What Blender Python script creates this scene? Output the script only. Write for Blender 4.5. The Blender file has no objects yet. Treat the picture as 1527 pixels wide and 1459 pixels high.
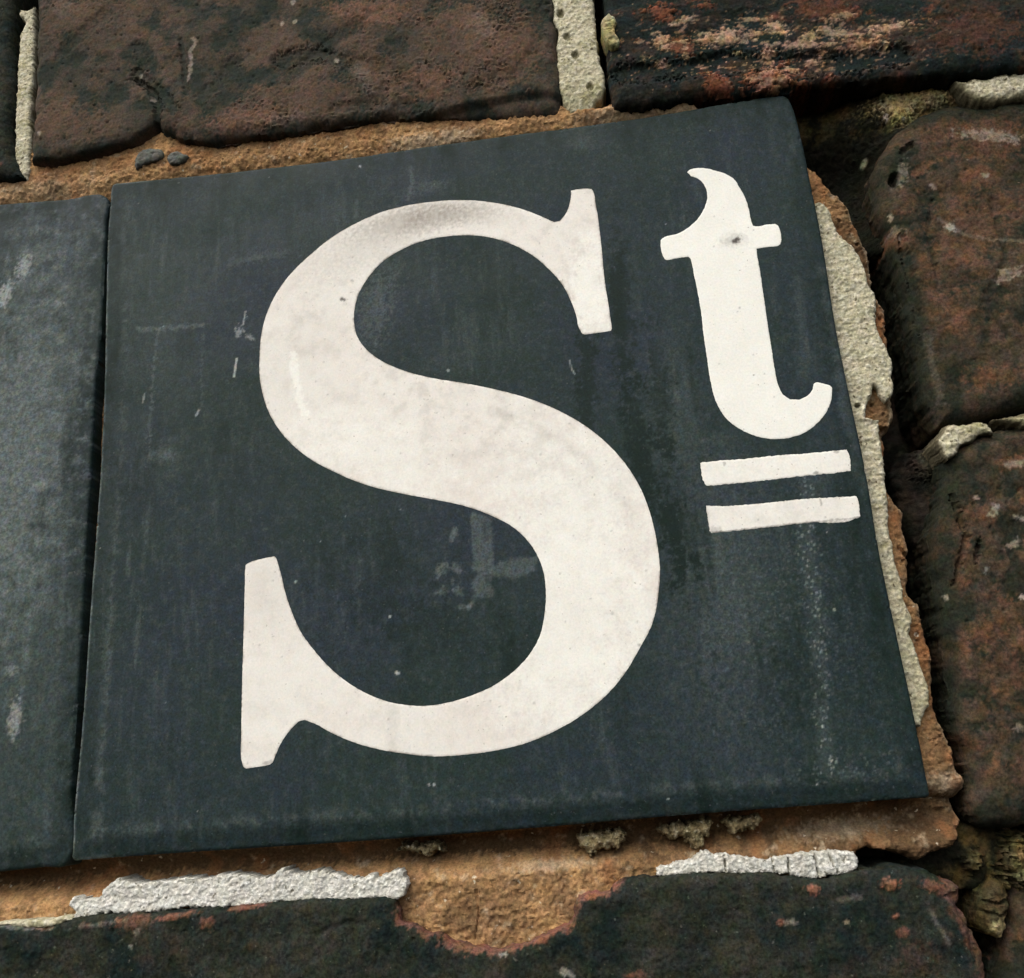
import bpy, math
import numpy as np
from mathutils import Matrix, Vector

# ------------------------------------------------------------------ camera, sky, sun, exposure
sc = bpy.context.scene
BASE = Vector((0.0, 0.0, 2.0))                     # lower left corner of the lettered tile in the world
F = 1400.0                                         # focal length in photo pixels (photo 1527 x 1459)
RC = np.array([[0.9925263556486317, 0.09599035334903427, -0.07534776311725089],
               [-0.09958316513558046, 0.28024346842666975, -0.9547495962951594],
               [-0.07053103263405067, 0.9551175061049387, 0.2877080516208345]])
CL = np.array([0.10452452, -0.18437643, 0.01020328])
cd = bpy.data.cameras.new('camera')
cam = bpy.data.objects.new('camera', cd)
sc.collection.objects.link(cam)
cd.sensor_width = 36.0
cd.lens = 36.0 * F / 1527.0
cd.clip_start = 0.005
cd.clip_end = 100.0
Mr = Matrix(((RC[0][0], -RC[1][0], -RC[2][0]), (RC[0][1], -RC[1][1], -RC[2][1]), (RC[0][2], -RC[1][2], -RC[2][2])))
cam.matrix_world = Matrix.Translation(BASE + Vector(CL.tolist())) @ Mr.to_4x4()
sc.camera = cam

SUN_EL, SUN_RX, SUN_RY = math.radians(52), -0.42, -0.72      # towards the upper left, in front of the wall
world = bpy.data.worlds.new('World')
sc.world = world
world.use_nodes = True
wn = world.node_tree
for n in list(wn.nodes):
    wn.nodes.remove(n)
sky = wn.nodes.new('ShaderNodeTexSky')
sky.sky_type = 'NISHITA'
sky.sun_disc = False
sky.sun_elevation = SUN_EL
sky.sun_rotation = math.atan2(SUN_RX, SUN_RY)
sky.dust_density = 4.0
sky.air_density = 1.0
sky.ozone_density = 1.0
hs = wn.nodes.new('ShaderNodeHueSaturation')
hs.inputs['Saturation'].default_value = 0.45
bg = wn.nodes.new('ShaderNodeBackground')
bg.inputs['Strength'].default_value = 0.15
wo = wn.nodes.new('ShaderNodeOutputWorld')
wn.links.new(sky.outputs[0], hs.inputs['Color'])
wn.links.new(hs.outputs[0], bg.inputs[0])
wn.links.new(bg.outputs[0], wo.inputs[0])
sl = bpy.data.lights.new('sun', 'SUN')
sl.energy = 1.2
sl.angle = math.radians(48)
sl.color = (1.0, 0.95, 0.86)
sun = bpy.data.objects.new('sun', sl)
sc.collection.objects.link(sun)
h = math.hypot(SUN_RX, SUN_RY)
sd = Vector((SUN_RX / h * math.cos(SUN_EL), SUN_RY / h * math.cos(SUN_EL), math.sin(SUN_EL)))
sun.rotation_euler = sd.to_track_quat('Z', 'Y').to_euler()
sun.location = BASE + sd * 3
sc.view_settings.view_transform = 'Standard'
sc.view_settings.look = 'None'
sc.view_settings.exposure = 0.48
sc.view_settings.gamma = 1.0
sc.view_settings.use_curve_mapping = False

# ------------------------------------------------------------------ photo pixel <-> wall coordinates (mm)
# wall frame: u to the right, v up, w out of the wall; the face of the lettered tile is w = 0
def at(px, py, w=0.0):
    px = np.asarray(px, float); py = np.asarray(py, float)
    d = np.stack([(px - 763.5) / F, (py - 729.5) / F, np.ones_like(px)], -1) @ RC
    t = (-w * 0.001 - CL[1]) / d[..., 1]
    return (CL[0] + d[..., 0] * t) * 1000.0, (CL[2] + d[..., 2] * t) * 1000.0

def pix(u, v, w=0.0):
    P = np.stack([u * 0.001, np.full_like(u, -1.0) * w * 0.001, v * 0.001], -1) - CL
    q = P @ RC.T
    return q[..., 0] / q[..., 2] * F + 763.5, q[..., 1] / q[..., 2] * F + 729.5

# ------------------------------------------------------------------ noise
def _hash(ix, iy, s):
    n = (ix.astype(np.int64) * 374761393 + iy.astype(np.int64) * 668265263 + s * 1442695041) & 0xffffffff
    n = ((n ^ (n >> 13)) * 1274126177) & 0xffffffff
    n = ((n ^ (n >> 16)) * 2246822519) & 0xffffffff
    return ((n ^ (n >> 15)) & 0xffffff) / float(0xffffff)

def pn(x, y, s=0):
    x0 = np.floor(x); y0 = np.floor(y); fx = x - x0; fy = y - y0
    ux = fx * fx * fx * (fx * (fx * 6 - 15) + 10); uy = fy * fy * fy * (fy * (fy * 6 - 15) + 10)
    def g(i, j):
        a = _hash(x0 + i, y0 + j, s) * 2 * np.pi
        return np.cos(a) * (fx - i) + np.sin(a) * (fy - j)
    a = g(0, 0) * (1 - ux) + g(1, 0) * ux
    b = g(0, 1) * (1 - ux) + g(1, 1) * ux
    return (a * (1 - uy) + b * uy) * 1.5

def fbm(u, v, scale, o=4, s=0, rough=0.5):
    r = 0; a = 1; t = 0; f = 1.0 / scale
    for i in range(o):
        r = r + a * pn(u * f + i * 17.3, v * f - i * 9.1, s + i * 7)
        t += a; a *= rough; f *= 2.03
    return r / t

def cells(u, v, scale, s=0, jit=0.9):
    x = u / scale; y = v / scale; x0 = np.floor(x); y0 = np.floor(y)
    f1 = np.full(x.shape, 9.0); idv = np.zeros(x.shape)
    for i in (-1, 0, 1):
        for j in (-1, 0, 1):
            cx = x0 + i; cy = y0 + j
            dx = cx + 0.5 + (_hash(cx, cy, s) - 0.5) * jit - x
            dy = cy + 0.5 + (_hash(cx, cy, s + 91) - 0.5) * jit - y
            d = dx * dx + dy * dy
            m = d < f1
            f1 = np.where(m, d, f1); idv = np.where(m, _hash(cx, cy, s + 37), idv)
    return np.sqrt(f1), idv

def ss(a, b, x):
    t = np.clip((x - a) / (b - a), 0, 1)
    return t * t * (3 - 2 * t)

# ------------------------------------------------------------------ outlines
def smooth(P, n=7, corner=38):
    P = np.asarray(P, float); N = len(P); out = []
    d = np.roll(P, -1, 0) - P
    ang = np.zeros(N)
    for i in range(N):
        a, b = d[i - 1], d[i]
        ang[i] = abs(math.degrees(math.atan2(a[0] * b[1] - a[1] * b[0], a @ b)))
    for i in range(N):
        p0, p1, p2, p3 = P[i - 1], P[i], P[(i + 1) % N], P[(i + 2) % N]
        L = np.linalg.norm(p2 - p1)
        def tan(pa, pb, pc, c):
            if c: return None
            la = np.linalg.norm(pb - pa); lb = np.linalg.norm(pc - pb)
            return ((pb - pa) / la * lb + (pc - pb) / lb * la) / (la + lb)
        t1 = tan(p0, p1, p2, ang[i] > corner); t2 = tan(p1, p2, p3, ang[(i + 1) % N] > corner)
        ch = (p2 - p1) / L
        if t1 is None: t1 = ch
        if t2 is None: t2 = ch
        for k in range(n):
            t = k / n
            out.append((2*t**3 - 3*t**2 + 1) * p1 + (t**3 - 2*t**2 + t) * t1 * L + (-2*t**3 + 3*t**2) * p2 + (t**3 - t**2) * t2 * L)
    return np.array(out)

def sdf(u, v, P):
    """signed distance, inside positive, only exact near the outline"""
    best = np.full(u.shape, 1e9); ins = np.zeros(u.shape, bool)
    N = len(P)
    for i in range(N):
        a = P[i]; b = P[(i + 1) % N]; e = b - a; L2 = e @ e
        if L2 < 1e-12: continue
        t = np.clip(((u - a[0]) * e[0] + (v - a[1]) * e[1]) / L2, 0, 1)
        dx = u - a[0] - t * e[0]; dy = v - a[1] - t * e[1]
        np.minimum(best, dx * dx + dy * dy, out=best)
        if a[1] != b[1]:
            c = ((a[1] > v) != (b[1] > v)) & (u < (b[0] - a[0]) * (v - a[1]) / (b[1] - a[1]) + a[0])
            ins ^= c
    best = np.sqrt(best)
    return np.where(ins, best, -best)

def poly_px(X, Y, pts):
    return sdf(X, Y, np.array(pts, float))

FINE = [0.0]
def blob(X, Y, cx, cy, rx, ry, a=0, soft=0.5, ns=None):
    c, s = math.cos(math.radians(a)), math.sin(math.radians(a))
    x = ((X - cx) * c + (Y - cy) * s) / rx; y = (-(X - cx) * s + (Y - cy) * c) / ry
    r = np.sqrt(x * x + y * y)
    if ns is not None: r = r + ns + 0.9 * FINE[0]
    return 1 - ss(1 - soft, 1 + soft, r)

def stroke(X, Y, pts, wd, ns=None):
    best = np.full(X.shape, 1e9)
    for (ax, ay), (bx, by) in zip(pts[:-1], pts[1:]):
        ex, ey = bx - ax, by - ay
        t = np.clip(((X - ax) * ex + (Y - ay) * ey) / (ex * ex + ey * ey), 0, 1)
        best = np.minimum(best, np.hypot(X - ax - t * ex, Y - ay - t * ey))
    r = best / wd
    if ns is not None: r = r + ns + 0.9 * FINE[0]
    return 1 - ss(0.5, 1.4, r)

# ------------------------------------------------------------------ slab: a traced outline with its own depth, rounded arris and worn relief
def mesh_obj(name, co, quads, mat, parent, attrs=None, sharp=40):
    co = co * 0.001
    W = np.stack([co[:, 0], -co[:, 2], co[:, 1]], -1)
    c = (W.min(0) + W.max(0)) / 2
    me = bpy.data.meshes.new(name)
    me.vertices.add(len(W)); me.vertices.foreach_set('co', (W - c).astype(np.float32).ravel())
    me.loops.add(quads.size); me.loops.foreach_set('vertex_index', quads.astype(np.int32).ravel())
    me.polygons.add(len(quads))
    me.polygons.foreach_set('loop_start', np.arange(0, quads.size, 4, dtype=np.int32))
    me.update(calc_edges=True)
    me.polygons.foreach_set('use_smooth', np.ones(len(quads), bool))
    if attrs:
        for k, a in attrs.items():
            at_ = me.attributes.new(k, 'FLOAT', 'POINT')
            at_.data.foreach_set('value', np.clip(a, 0, 1).astype(np.float32))
    if sharp: me.set_sharp_from_angle(angle=math.radians(sharp))
    me.materials.append(mat)
    o = bpy.data.objects.new(name, me)
    sc.collection.objects.link(o)
    if parent is None:
        o.location = BASE + Vector(c.tolist())
    else:
        o.parent = parent
        o.location = BASE + Vector(c.tolist()) - parent.location
    return o

def slab(name, mat, parent, px=None, uv=None, wf=0.0, wb=-10.0, er=1.0, ed=0.6, warp=0.0, wsc=2.0,
         res=0.3, relief=None, seed=0, sm=True, corner=38, sharp=40, label=None):
    if uv is None:
        P = np.array(px, float)
        if sm: P = smooth(P, 6, corner)
        U, V = at(P[:, 0], P[:, 1], wf); P = np.stack([U, V], -1)
    else:
        P = np.array(uv, float)
        if sm: P = smooth(P, 6, corner)
    pad = res * 2 + warp * 1.6
    lo = P.min(0) - pad; hi = P.max(0) + pad
    nx = int((hi[0] - lo[0]) / res) + 2; ny = int((hi[1] - lo[1]) / res) + 2
    gu = lo[0] + np.arange(nx) * res; gv = lo[1] + np.arange(ny) * res
    u, v = np.meshgrid(gu, gv)                 # [ny, nx]
    d = sdf(u, v, P)
    dp = d
    if warp:
        if er > 3: dp = d + warp * fbm(u, v, wsc * 1.5, 2, seed + 500, 0.5)
        d = d + warp * fbm(u, v, wsc, 4, seed + 500, 0.6)
        if er <= 3: dp = d
    keep0 = d > 0
    k = keep0[:-1, :-1] | keep0[1:, :-1] | keep0[:-1, 1:] | keep0[1:, 1:]
    used = np.zeros_like(keep0); used[:-1, :-1] |= k; used[1:, :-1] |= k; used[:-1, 1:] |= k; used[1:, 1:] |= k
    gy, gx = np.gradient(d, res)
    gl = np.maximum(np.hypot(gx, gy), 0.3)
    near = used & (d < res * 0.3)
    uu = u.copy(); vv = v.copy()
    step = np.clip(-d, -res, res * 1.5) / gl
    uu[near] += (gx / gl * step)[near]; vv[near] += (gy / gl * step)[near]
    dd = np.where(near, 0, d)
    idx = -np.ones(u.shape, int); idx[used] = np.arange(used.sum())
    fu = uu[used]; fv = vv[used]; fd = dd[used]
    X, Y = pix(fu, fv, wf)
    t = np.clip(np.where(fd <= 0, 0, dp[used]) / er, 0, 1)
    w = wf - ed * (1 - np.sqrt(np.clip(1 - (1 - t) ** 2, 0, 1)))
    attrs = {'ma': np.zeros_like(fu), 'mb': np.zeros_like(fu), 'mc': np.zeros_like(fu)}
    if relief:
        FINE[0] = fbm(fu, fv, 0.75, 3, seed + 777, 0.6)
        r = relief(fu, fv, fd, X, Y)
        w = w + r[0]
        for q, nm in zip(r[1:], ('ma', 'mb', 'mc')):
            attrs[nm] = q + np.zeros_like(fu)
    w = np.maximum(w, wb + 0.05)
    a = idx[:-1, :-1][k]; b = idx[:-1, 1:][k]; c = idx[1:, 1:][k]; e = idx[1:, :-1][k]
    F1 = np.stack([a, b, c, e], -1)
    n = len(fu)
    # boundary edges, walked to the back of the slab
    E = np.concatenate([F1[:, [0, 1]], F1[:, [1, 2]], F1[:, [2, 3]], F1[:, [3, 0]]])
    key = E.min(1).astype(np.int64) * n + E.max(1)
    uq, inv, cnt = np.unique(key, return_inverse=True, return_counts=True)
    B = E[cnt[inv] == 1]
    co = [np.stack([fu, fv, w], -1)]; faces = [F1]; off = n
    bv = np.unique(B); mp = -np.ones(n, int)
    H = w[bv] - wb
    prev = np.arange(n); fl = []
    ns = int(np.clip((wf - wb) / 0.9, 4, 20)) if ed > 0.5 else 2
    for s in range(1, ns + 1):
        f = s / ns
        wj = w[bv] - H * f
        ju = jv = 0
        if warp:
            amp = min(warp, 0.8) * 0.6 * min(1, s / 2)
            ju = amp * (pn(fu[bv] / 2.6 + wj * 0.35, fv[bv] / 2.6 - wj * 0.3, seed + 900) + 0.5 * pn(fu[bv] - wj * 0.8, fv[bv] + wj, seed + 910))
            jv = amp * (pn(fu[bv] / 2.6 - wj * 0.3, fv[bv] / 2.6 + wj * 0.35, seed + 950) + 0.5 * pn(fu[bv] + wj, fv[bv] + wj * 0.8, seed + 960))
        co.append(np.stack([fu[bv] + ju, fv[bv] + jv, wj], -1))
        fl.append(0.55 * pn(fu[bv] / 1.3 + wj * 0.8, fv[bv] / 1.3 - wj * 0.7, seed + 970) + 0.35 * pn(fu[bv] * 2 - wj * 1.7, fv[bv] * 2 + wj * 1.9, seed + 980) if warp > 0.2 else np.zeros(len(bv)))
        cur = -np.ones(n, int); cur[bv] = off + np.arange(len(bv)); off += len(bv)
        faces.append(np.stack([prev[B[:, 1]], prev[B[:, 0]], cur[B[:, 0]], cur[B[:, 1]]], -1))
        prev = cur
    co = np.concatenate(co); faces = np.concatenate(faces)
    A = {q: np.concatenate([x] + [x[bv] + f_ * (q == 'ma') for f_ in fl]) for q, x in attrs.items()}
    o = mesh_obj(name, co, faces, mat, parent, A, sharp)
    if label: o['label'] = label
    return o

# ------------------------------------------------------------------ materials
def material(name, cols, rough=0.85, spec=0.3, bump=0.3, bscale=900.0, bdist=0.0003, grain=0.25, gscale=700.0,
             tint=None, tscale=60.0, tamt=0.5, speck=None, spscale=600.0, spth=0.72, rvar=0.0, chroma=1.0):
    m = bpy.data.materials.new(name); m.use_nodes = True
    nt = m.node_tree; N = nt.nodes; L = nt.links
    bs = N['Principled BSDF']
    geo = N.new('ShaderNodeNewGeometry')
    def attr(a):
        q = N.new('ShaderNodeAttribute'); q.attribute_name = a; return q.outputs['Fac']
    def noise(scale, det=4, rg=0.55, off=(0, 0, 0)):
        mp = N.new('ShaderNodeMapping'); mp.inputs['Location'].default_value = off
        L.new(geo.outputs['Position'], mp.inputs[0])
        q = N.new('ShaderNodeTexNoise'); q.inputs['Scale'].default_value = scale
        q.inputs['Detail'].default_value = det; q.inputs['Roughness'].default_value = rg
        L.new(mp.outputs[0], q.inputs['Vector']); return q.outputs['Fac']
    def mrange(s, a, b, c=0.0, d=1.0):
        q = N.new('ShaderNodeMapRange'); q.inputs[1].default_value = a; q.inputs[2].default_value = b
        q.inputs[3].default_value = c; q.inputs[4].default_value = d; L.new(s, q.inputs[0]); return q.outputs[0]
    def mix(a, b, f, mode='MIX'):
        q = N.new('ShaderNodeMix'); q.data_type = 'RGBA'; q.blend_type = mode
        for s, x in ((6, a), (7, b)):
            if isinstance(x, tuple): q.inputs[s].default_value = (*x, 1)
            else: L.new(x, q.inputs[s])
        if isinstance(f, float): q.inputs[0].default_value = f
        else: L.new(f, q.inputs[0])
        return q.outputs[2]
    def mathn(op, a, b):
        q = N.new('ShaderNodeMath'); q.operation = op
        for i, x in enumerate((a, b)):
            if isinstance(x, float): q.inputs[i].default_value = x
            else: L.new(x, q.inputs[i])
        return q.outputs[0]
    col = cols[0]
    if tint:
        col = mix(col, tint, mathn('MULTIPLY', mrange(noise(tscale, 5, 0.6, (3, 1, 7)), 0.42, 0.62), tamt))
    for c, a in zip(cols[1:], ('ma', 'mb', 'mc')):
        if c is not None:
            col = mix(col, c, attr(a))
    if speck:
        col = mix(col, speck, mrange(noise(spscale, 2, 0.5, (9, 4, 2)), spth, spth + 0.05))
    g = mrange(noise(gscale * 1.5, 3, 0.7), 0.33, 0.67, 1 - grain, 1 + grain)
    cb = N.new('ShaderNodeCombineColor')
    g2 = mrange(noise(gscale * 0.45, 3, 0.65, (5, 5, 5)), 0.33, 0.67, 1 - grain * 0.45 * chroma, 1 + grain * 0.45 * chroma)
    L.new(mathn('MULTIPLY', g, g2), cb.inputs[0]); L.new(g, cb.inputs[1])
    g3 = mrange(noise(gscale * 0.35, 3, 0.65, (1, 8, 3)), 0.33, 0.67, 1 - grain * 0.5 * chroma, 1 + grain * 0.5 * chroma)
    L.new(mathn('MULTIPLY', g, g3), cb.inputs[2])
    col = mix(col, cb.outputs[0], 1.0, 'MULTIPLY')
    L.new(col, bs.inputs['Base Color'])
    bs.inputs['Roughness'].default_value = rough
    if rvar:
        L.new(mrange(noise(90, 5, 0.6, (2, 2, 2)), 0.3, 0.7, rough - rvar, rough + rvar), bs.inputs['Roughness'])
    bs.inputs['Specular IOR Level'].default_value = spec
    if bump:
        b1 = N.new('ShaderNodeBump'); b1.inputs['Strength'].default_value = bump; b1.inputs['Distance'].default_value = bdist
        L.new(noise(bscale, 5, 0.65, (4, 6, 1)), b1.inputs['Height']); L.new(b1.outputs[0], bs.inputs['Normal'])
    return m

M_TILE = material('dark_slate_glaze', [(0.0145, 0.0268, 0.0240), (0.145, 0.172, 0.162), (0.0060, 0.0145, 0.0112), (0.42, 0.44, 0.42)],
                  rough=0.6, spec=0.13, bump=0.15, bscale=1500, bdist=0.0001, grain=0.38, gscale=1500, rvar=0.08,
                  tint=(0.0165, 0.0255, 0.034), tscale=30, tamt=0.9, speck=(0.045, 0.055, 0.055), spscale=1500, spth=0.68)
M_LET = material('cream_clay_inlay', [(0.72, 0.69, 0.62), (0.26, 0.23, 0.19), (0.80, 0.79, 0.71), (0.07, 0.06, 0.05)],
                 rough=0.6, spec=0.3, bump=0.15, bscale=1500, bdist=0.0001, grain=0.06, gscale=1500,
                 tint=(0.70, 0.64, 0.57), tscale=55, tamt=0.6, speck=(0.46, 0.42, 0.36), spscale=1500, spth=0.69)
M_BRICK = material('sooty_brown_brick', [(0.078, 0.056, 0.039), (0.021, 0.027, 0.021), (0.145, 0.080, 0.052), (0.30, 0.25, 0.20)],
                   rough=0.95, spec=0.08, bump=0.4, bscale=1500, bdist=0.0003, grain=0.34, gscale=1300,
                   tint=(0.042, 0.039, 0.029), tscale=60, tamt=0.8)
M_BRICKF = material('weathered_red_brick', [(0.070, 0.048, 0.031), (0.018, 0.021, 0.014), (0.125, 0.064, 0.036), (0.30, 0.26, 0.20)],
                    rough=0.95, spec=0.06, bump=0.5, bscale=1400, bdist=0.0003, grain=0.42, gscale=1200,
                    tint=(0.028, 0.027, 0.017), tscale=90, tamt=0.85, speck=(0.16, 0.13, 0.10), spscale=500, spth=0.76)
M_BLACK = material('blackened_brick', [(0.0085, 0.0145, 0.0125), (0.024, 0.026, 0.018), (0.21, 0.095, 0.062), (0.22, 0.20, 0.16)],
                   rough=0.95, spec=0.08, bump=0.7, bscale=1100, bdist=0.0004, grain=0.5, gscale=1100,
                   tint=(0.032, 0.033, 0.024), tscale=75, tamt=0.9, speck=(0.06, 0.065, 0.05), spscale=1100, spth=0.69)
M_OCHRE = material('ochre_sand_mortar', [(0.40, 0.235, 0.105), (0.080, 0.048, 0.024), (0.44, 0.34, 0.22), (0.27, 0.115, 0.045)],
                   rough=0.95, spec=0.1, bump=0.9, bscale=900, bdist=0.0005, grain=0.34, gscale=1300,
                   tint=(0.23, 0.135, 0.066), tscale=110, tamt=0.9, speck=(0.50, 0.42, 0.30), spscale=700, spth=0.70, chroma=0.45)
M_LIME = material('white_lime_pointing', [(0.56, 0.545, 0.48), (0.30, 0.28, 0.21), (0.72, 0.71, 0.65), (0.12, 0.11, 0.085)],
                  rough=0.9, spec=0.2, bump=1.0, bscale=1500, bdist=0.0004, grain=0.32, gscale=1300, speck=(0.18, 0.17, 0.13), spscale=1000, spth=0.66, chroma=0.2)
M_SAND = material('grey_sandy_mortar', [(0.43, 0.395, 0.27), (0.27, 0.25, 0.13), (0.60, 0.56, 0.43), (0.10, 0.085, 0.05)],
                  rough=0.92, spec=0.15, bump=0.8, bscale=1200, bdist=0.0004, grain=0.33, gscale=1200,
                  speck=(0.12, 0.10, 0.06), spscale=900, spth=0.66, chroma=0.3)
M_MOSS = material('mossy_mortar', [(0.105, 0.076, 0.030), (0.013, 0.013, 0.008), (0.40, 0.34, 0.16), (0.45, 0.43, 0.32)],
                  rough=0.95, spec=0.1, bump=1.0, bscale=900, bdist=0.0006, grain=0.5, gscale=700,
                  tint=(0.05, 0.045, 0.02), tscale=150, tamt=0.8)
M_CRUMB = material('olive_old_mortar', [(0.24, 0.19, 0.10), (0.10, 0.075, 0.035), (0.42, 0.37, 0.24), (0.06, 0.045, 0.025)],
                   rough=0.95, spec=0.15, bump=1.0, bscale=1300, bdist=0.0005, grain=0.42, gscale=1200, speck=(0.55, 0.50, 0.36), spscale=900, spth=0.68, chroma=0.4)
M_DEEP = material('dark_recessed_mortar', [(0.025, 0.019, 0.013), (0.010, 0.010, 0.007), (0.06, 0.05, 0.033), None],
                  rough=0.95, spec=0.1, bump=1.0, bscale=700, bdist=0.0006, grain=0.5, gscale=500)  # near-black mortar colour so the gaps show dark
M_STONE = material('grey_grit', [(0.10, 0.103, 0.088), None, None, None], rough=0.85, spec=0.15, bump=0.6, bscale=1500, grain=0.3, gscale=1200)

# ------------------------------------------------------------------ things
def empty(name, loc, label, cat):
    o = bpy.data.objects.new(name, None); sc.collection.objects.link(o)
    o.location = loc; o['label'] = label; o['category'] = cat
    o.empty_display_size = 0.01
    return o

WALL = empty('brick_wall', BASE + Vector((0.08, 0.02, -0.09)),
             'old sooty brick wall with ochre bedding and crumbling pale pointing around the tiles', 'wall')
WALL['kind'] = 'thing'
TILE = empty('letter_tile', BASE + Vector((0.081, 0.006, 0.0)),
             'dark slate coloured ceramic tile inlaid with cream letters S and t over two bars', 'tile')

# ---- recessed core of the wall, seen only at the bottom of the open joints
def r_deep(u, v, d, X, Y):
    n = fbm(u, v, 14, 4, 3); g = fbm(u, v, 2.0, 4, 5)
    return 3.0 * n + 0.9 * g, ss(-0.1, 0.3, n), ss(0.25, 0.5, g), 0 * u
slab('recessed_mortar', M_DEEP, WALL, uv=[(-260, -190), (400, -190), (400, 330), (-260, 330)], wf=-22, wb=-60,
     er=2, ed=1, res=1.0, relief=r_deep, sm=False, label='dark mortar deep in the open joints')

# ---- ochre bedding mortar behind and around the tiles
def bed_depth(u, v):
    top = ss(148, 155, v)
    under = 1 - ss(-4, 3, v)
    low = 1 - ss(-8.5, -1.8, v)
    rgt = -3.4
    return rgt + 1.3 * top * ss(106, 116, u) * (1 - ss(142, 152, u)) + (2.9) * top * (1 - ss(150, 164, u)) + under * (-5.4) + low * 6.4
def r_bed(u, v, d, X, Y):
    g = fbm(u, v, 1.3, 4, 11, 0.65); m = fbm(u, v, 6, 4, 12); b = fbm(u, v, 20, 3, 13)
    c, ci = cells(u, v, 0.9, 14)
    g = g + 0.5 * FINE[0]
    r = bed_depth(u, v) + 0.55 * g + 0.7 * m + 0.5 * b + 0.28 * (ci - 0.5) * (1 - ss(0.2, 0.7, c))
    rightside = ss(164, 168, u)
    # smoother trowelled strip just under the tiles
    sm = stroke(X, Y, [(0, 1320), (420, 1285), (760, 1265)], 22)
    r = r - sm * 0.3 * g
    # broken steps in the lower right corner chunk
    st = poly_px(X, Y, [(1352, 1242), (1372, 1215), (1395, 1202), (1460, 1198), (1460, 1300), (1300, 1300), (1318, 1268)])
    r = r + 1.5 * ss(-3, 4, st) - 1.0 * ss(0, 30, (Y - 1215) + 0.6 * (1400 - X)) * ss(-3, 4, st) - 0.7 * ss(5, -14, st) * ss(-26, -8, st)
    crack = stroke(X, Y, [(1348, 812), (1362, 826), (1372, 824)], 2.2) + stroke(X, Y, [(1386, 1189), (1410, 1190), (1450, 1194)], 2.4)
    crack = crack + stroke(X, Y, [(708, 1330), (711, 1370), (706, 1405)], 1.4) * 0.6
    r = r - 0.9 * crack
    # the chunk beside t's foot stands above a step
    r = r - 1.6 * ss(0, 5, Y - 626 + 0 * X) * ss(1288, 1296, X) * ss(700, 640, Y)
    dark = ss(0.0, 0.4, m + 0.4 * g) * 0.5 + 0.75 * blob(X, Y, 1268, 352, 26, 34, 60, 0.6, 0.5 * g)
    dark = dark + 1.0 * stroke(X, Y, [(-40, 1314), (200, 1292), (760, 1258), (1340, 1206)], 16, 0.35 * m)  # contact shadow under the tiles, put into the mortar colour
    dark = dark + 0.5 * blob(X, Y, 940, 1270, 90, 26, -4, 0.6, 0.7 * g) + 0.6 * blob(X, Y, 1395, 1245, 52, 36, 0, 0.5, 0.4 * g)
    dark = dark + 0.45 * ss(0.15, 0.5, fbm(u, v, 8, 4, 41)) * rightside
    lite = ss(0.22, 0.5, fbm(u, v, 3.0, 4, 15, 0.6)) * 0.55
    lite = lite + 0.7 * blob(X, Y, 640, 207, 60, 11, -9, 0.6, 0.6 * g) + 0.6 * blob(X, Y, 965, 168, 90, 10, -6, 0.6, 0.6 * g)
    lite = lite + 0.7 * blob(X, Y, 1418, 1170, 26, 17, 10, 0.6, 0.6 * g) + 0.55 * blob(X, Y, 1265, 1238, 70, 13, -6, 0.7, 0.7 * g)
    lite = lite + 0.5 * blob(X, Y, 820, 1293, 60, 8, -5, 0.6, 0.8 * g) + 0.35 * blob(X, Y, 50, 280, 90, 16, -7, 0.6, 0.8 * g)
    lite = lite + 0.5 * ss(0.9, 0.2, d) * ss(165, 170, u)
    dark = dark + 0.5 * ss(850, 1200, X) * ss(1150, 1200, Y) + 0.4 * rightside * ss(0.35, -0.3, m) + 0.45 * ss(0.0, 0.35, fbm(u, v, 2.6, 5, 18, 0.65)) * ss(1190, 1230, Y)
    pc, pi_ = cells(u, v, 1.6, 19)
    hole = (pi_ > 0.86) * (1 - ss(0.1, 0.3, pc)) * rightside
    r = r - 0.6 * hole + 0.6 * rightside * fbm(u, v, 3.0, 4, 20, 0.6)
    dark = dark + 0.7 * hole + 0.3 * rightside
    red = ss(0.1, 0.4, fbm(u, v, 7, 3, 16)) * 0.55 + 0.8 * rightside * ss(-0.1, 0.3, fbm(u, v, 9, 3, 17))
    red = red * (1 - blob(X, Y, 730, 1350, 130, 70, 0, 0.5))
    return r, np.clip(dark, 0, 0.92), lite, red * 0.8
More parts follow.
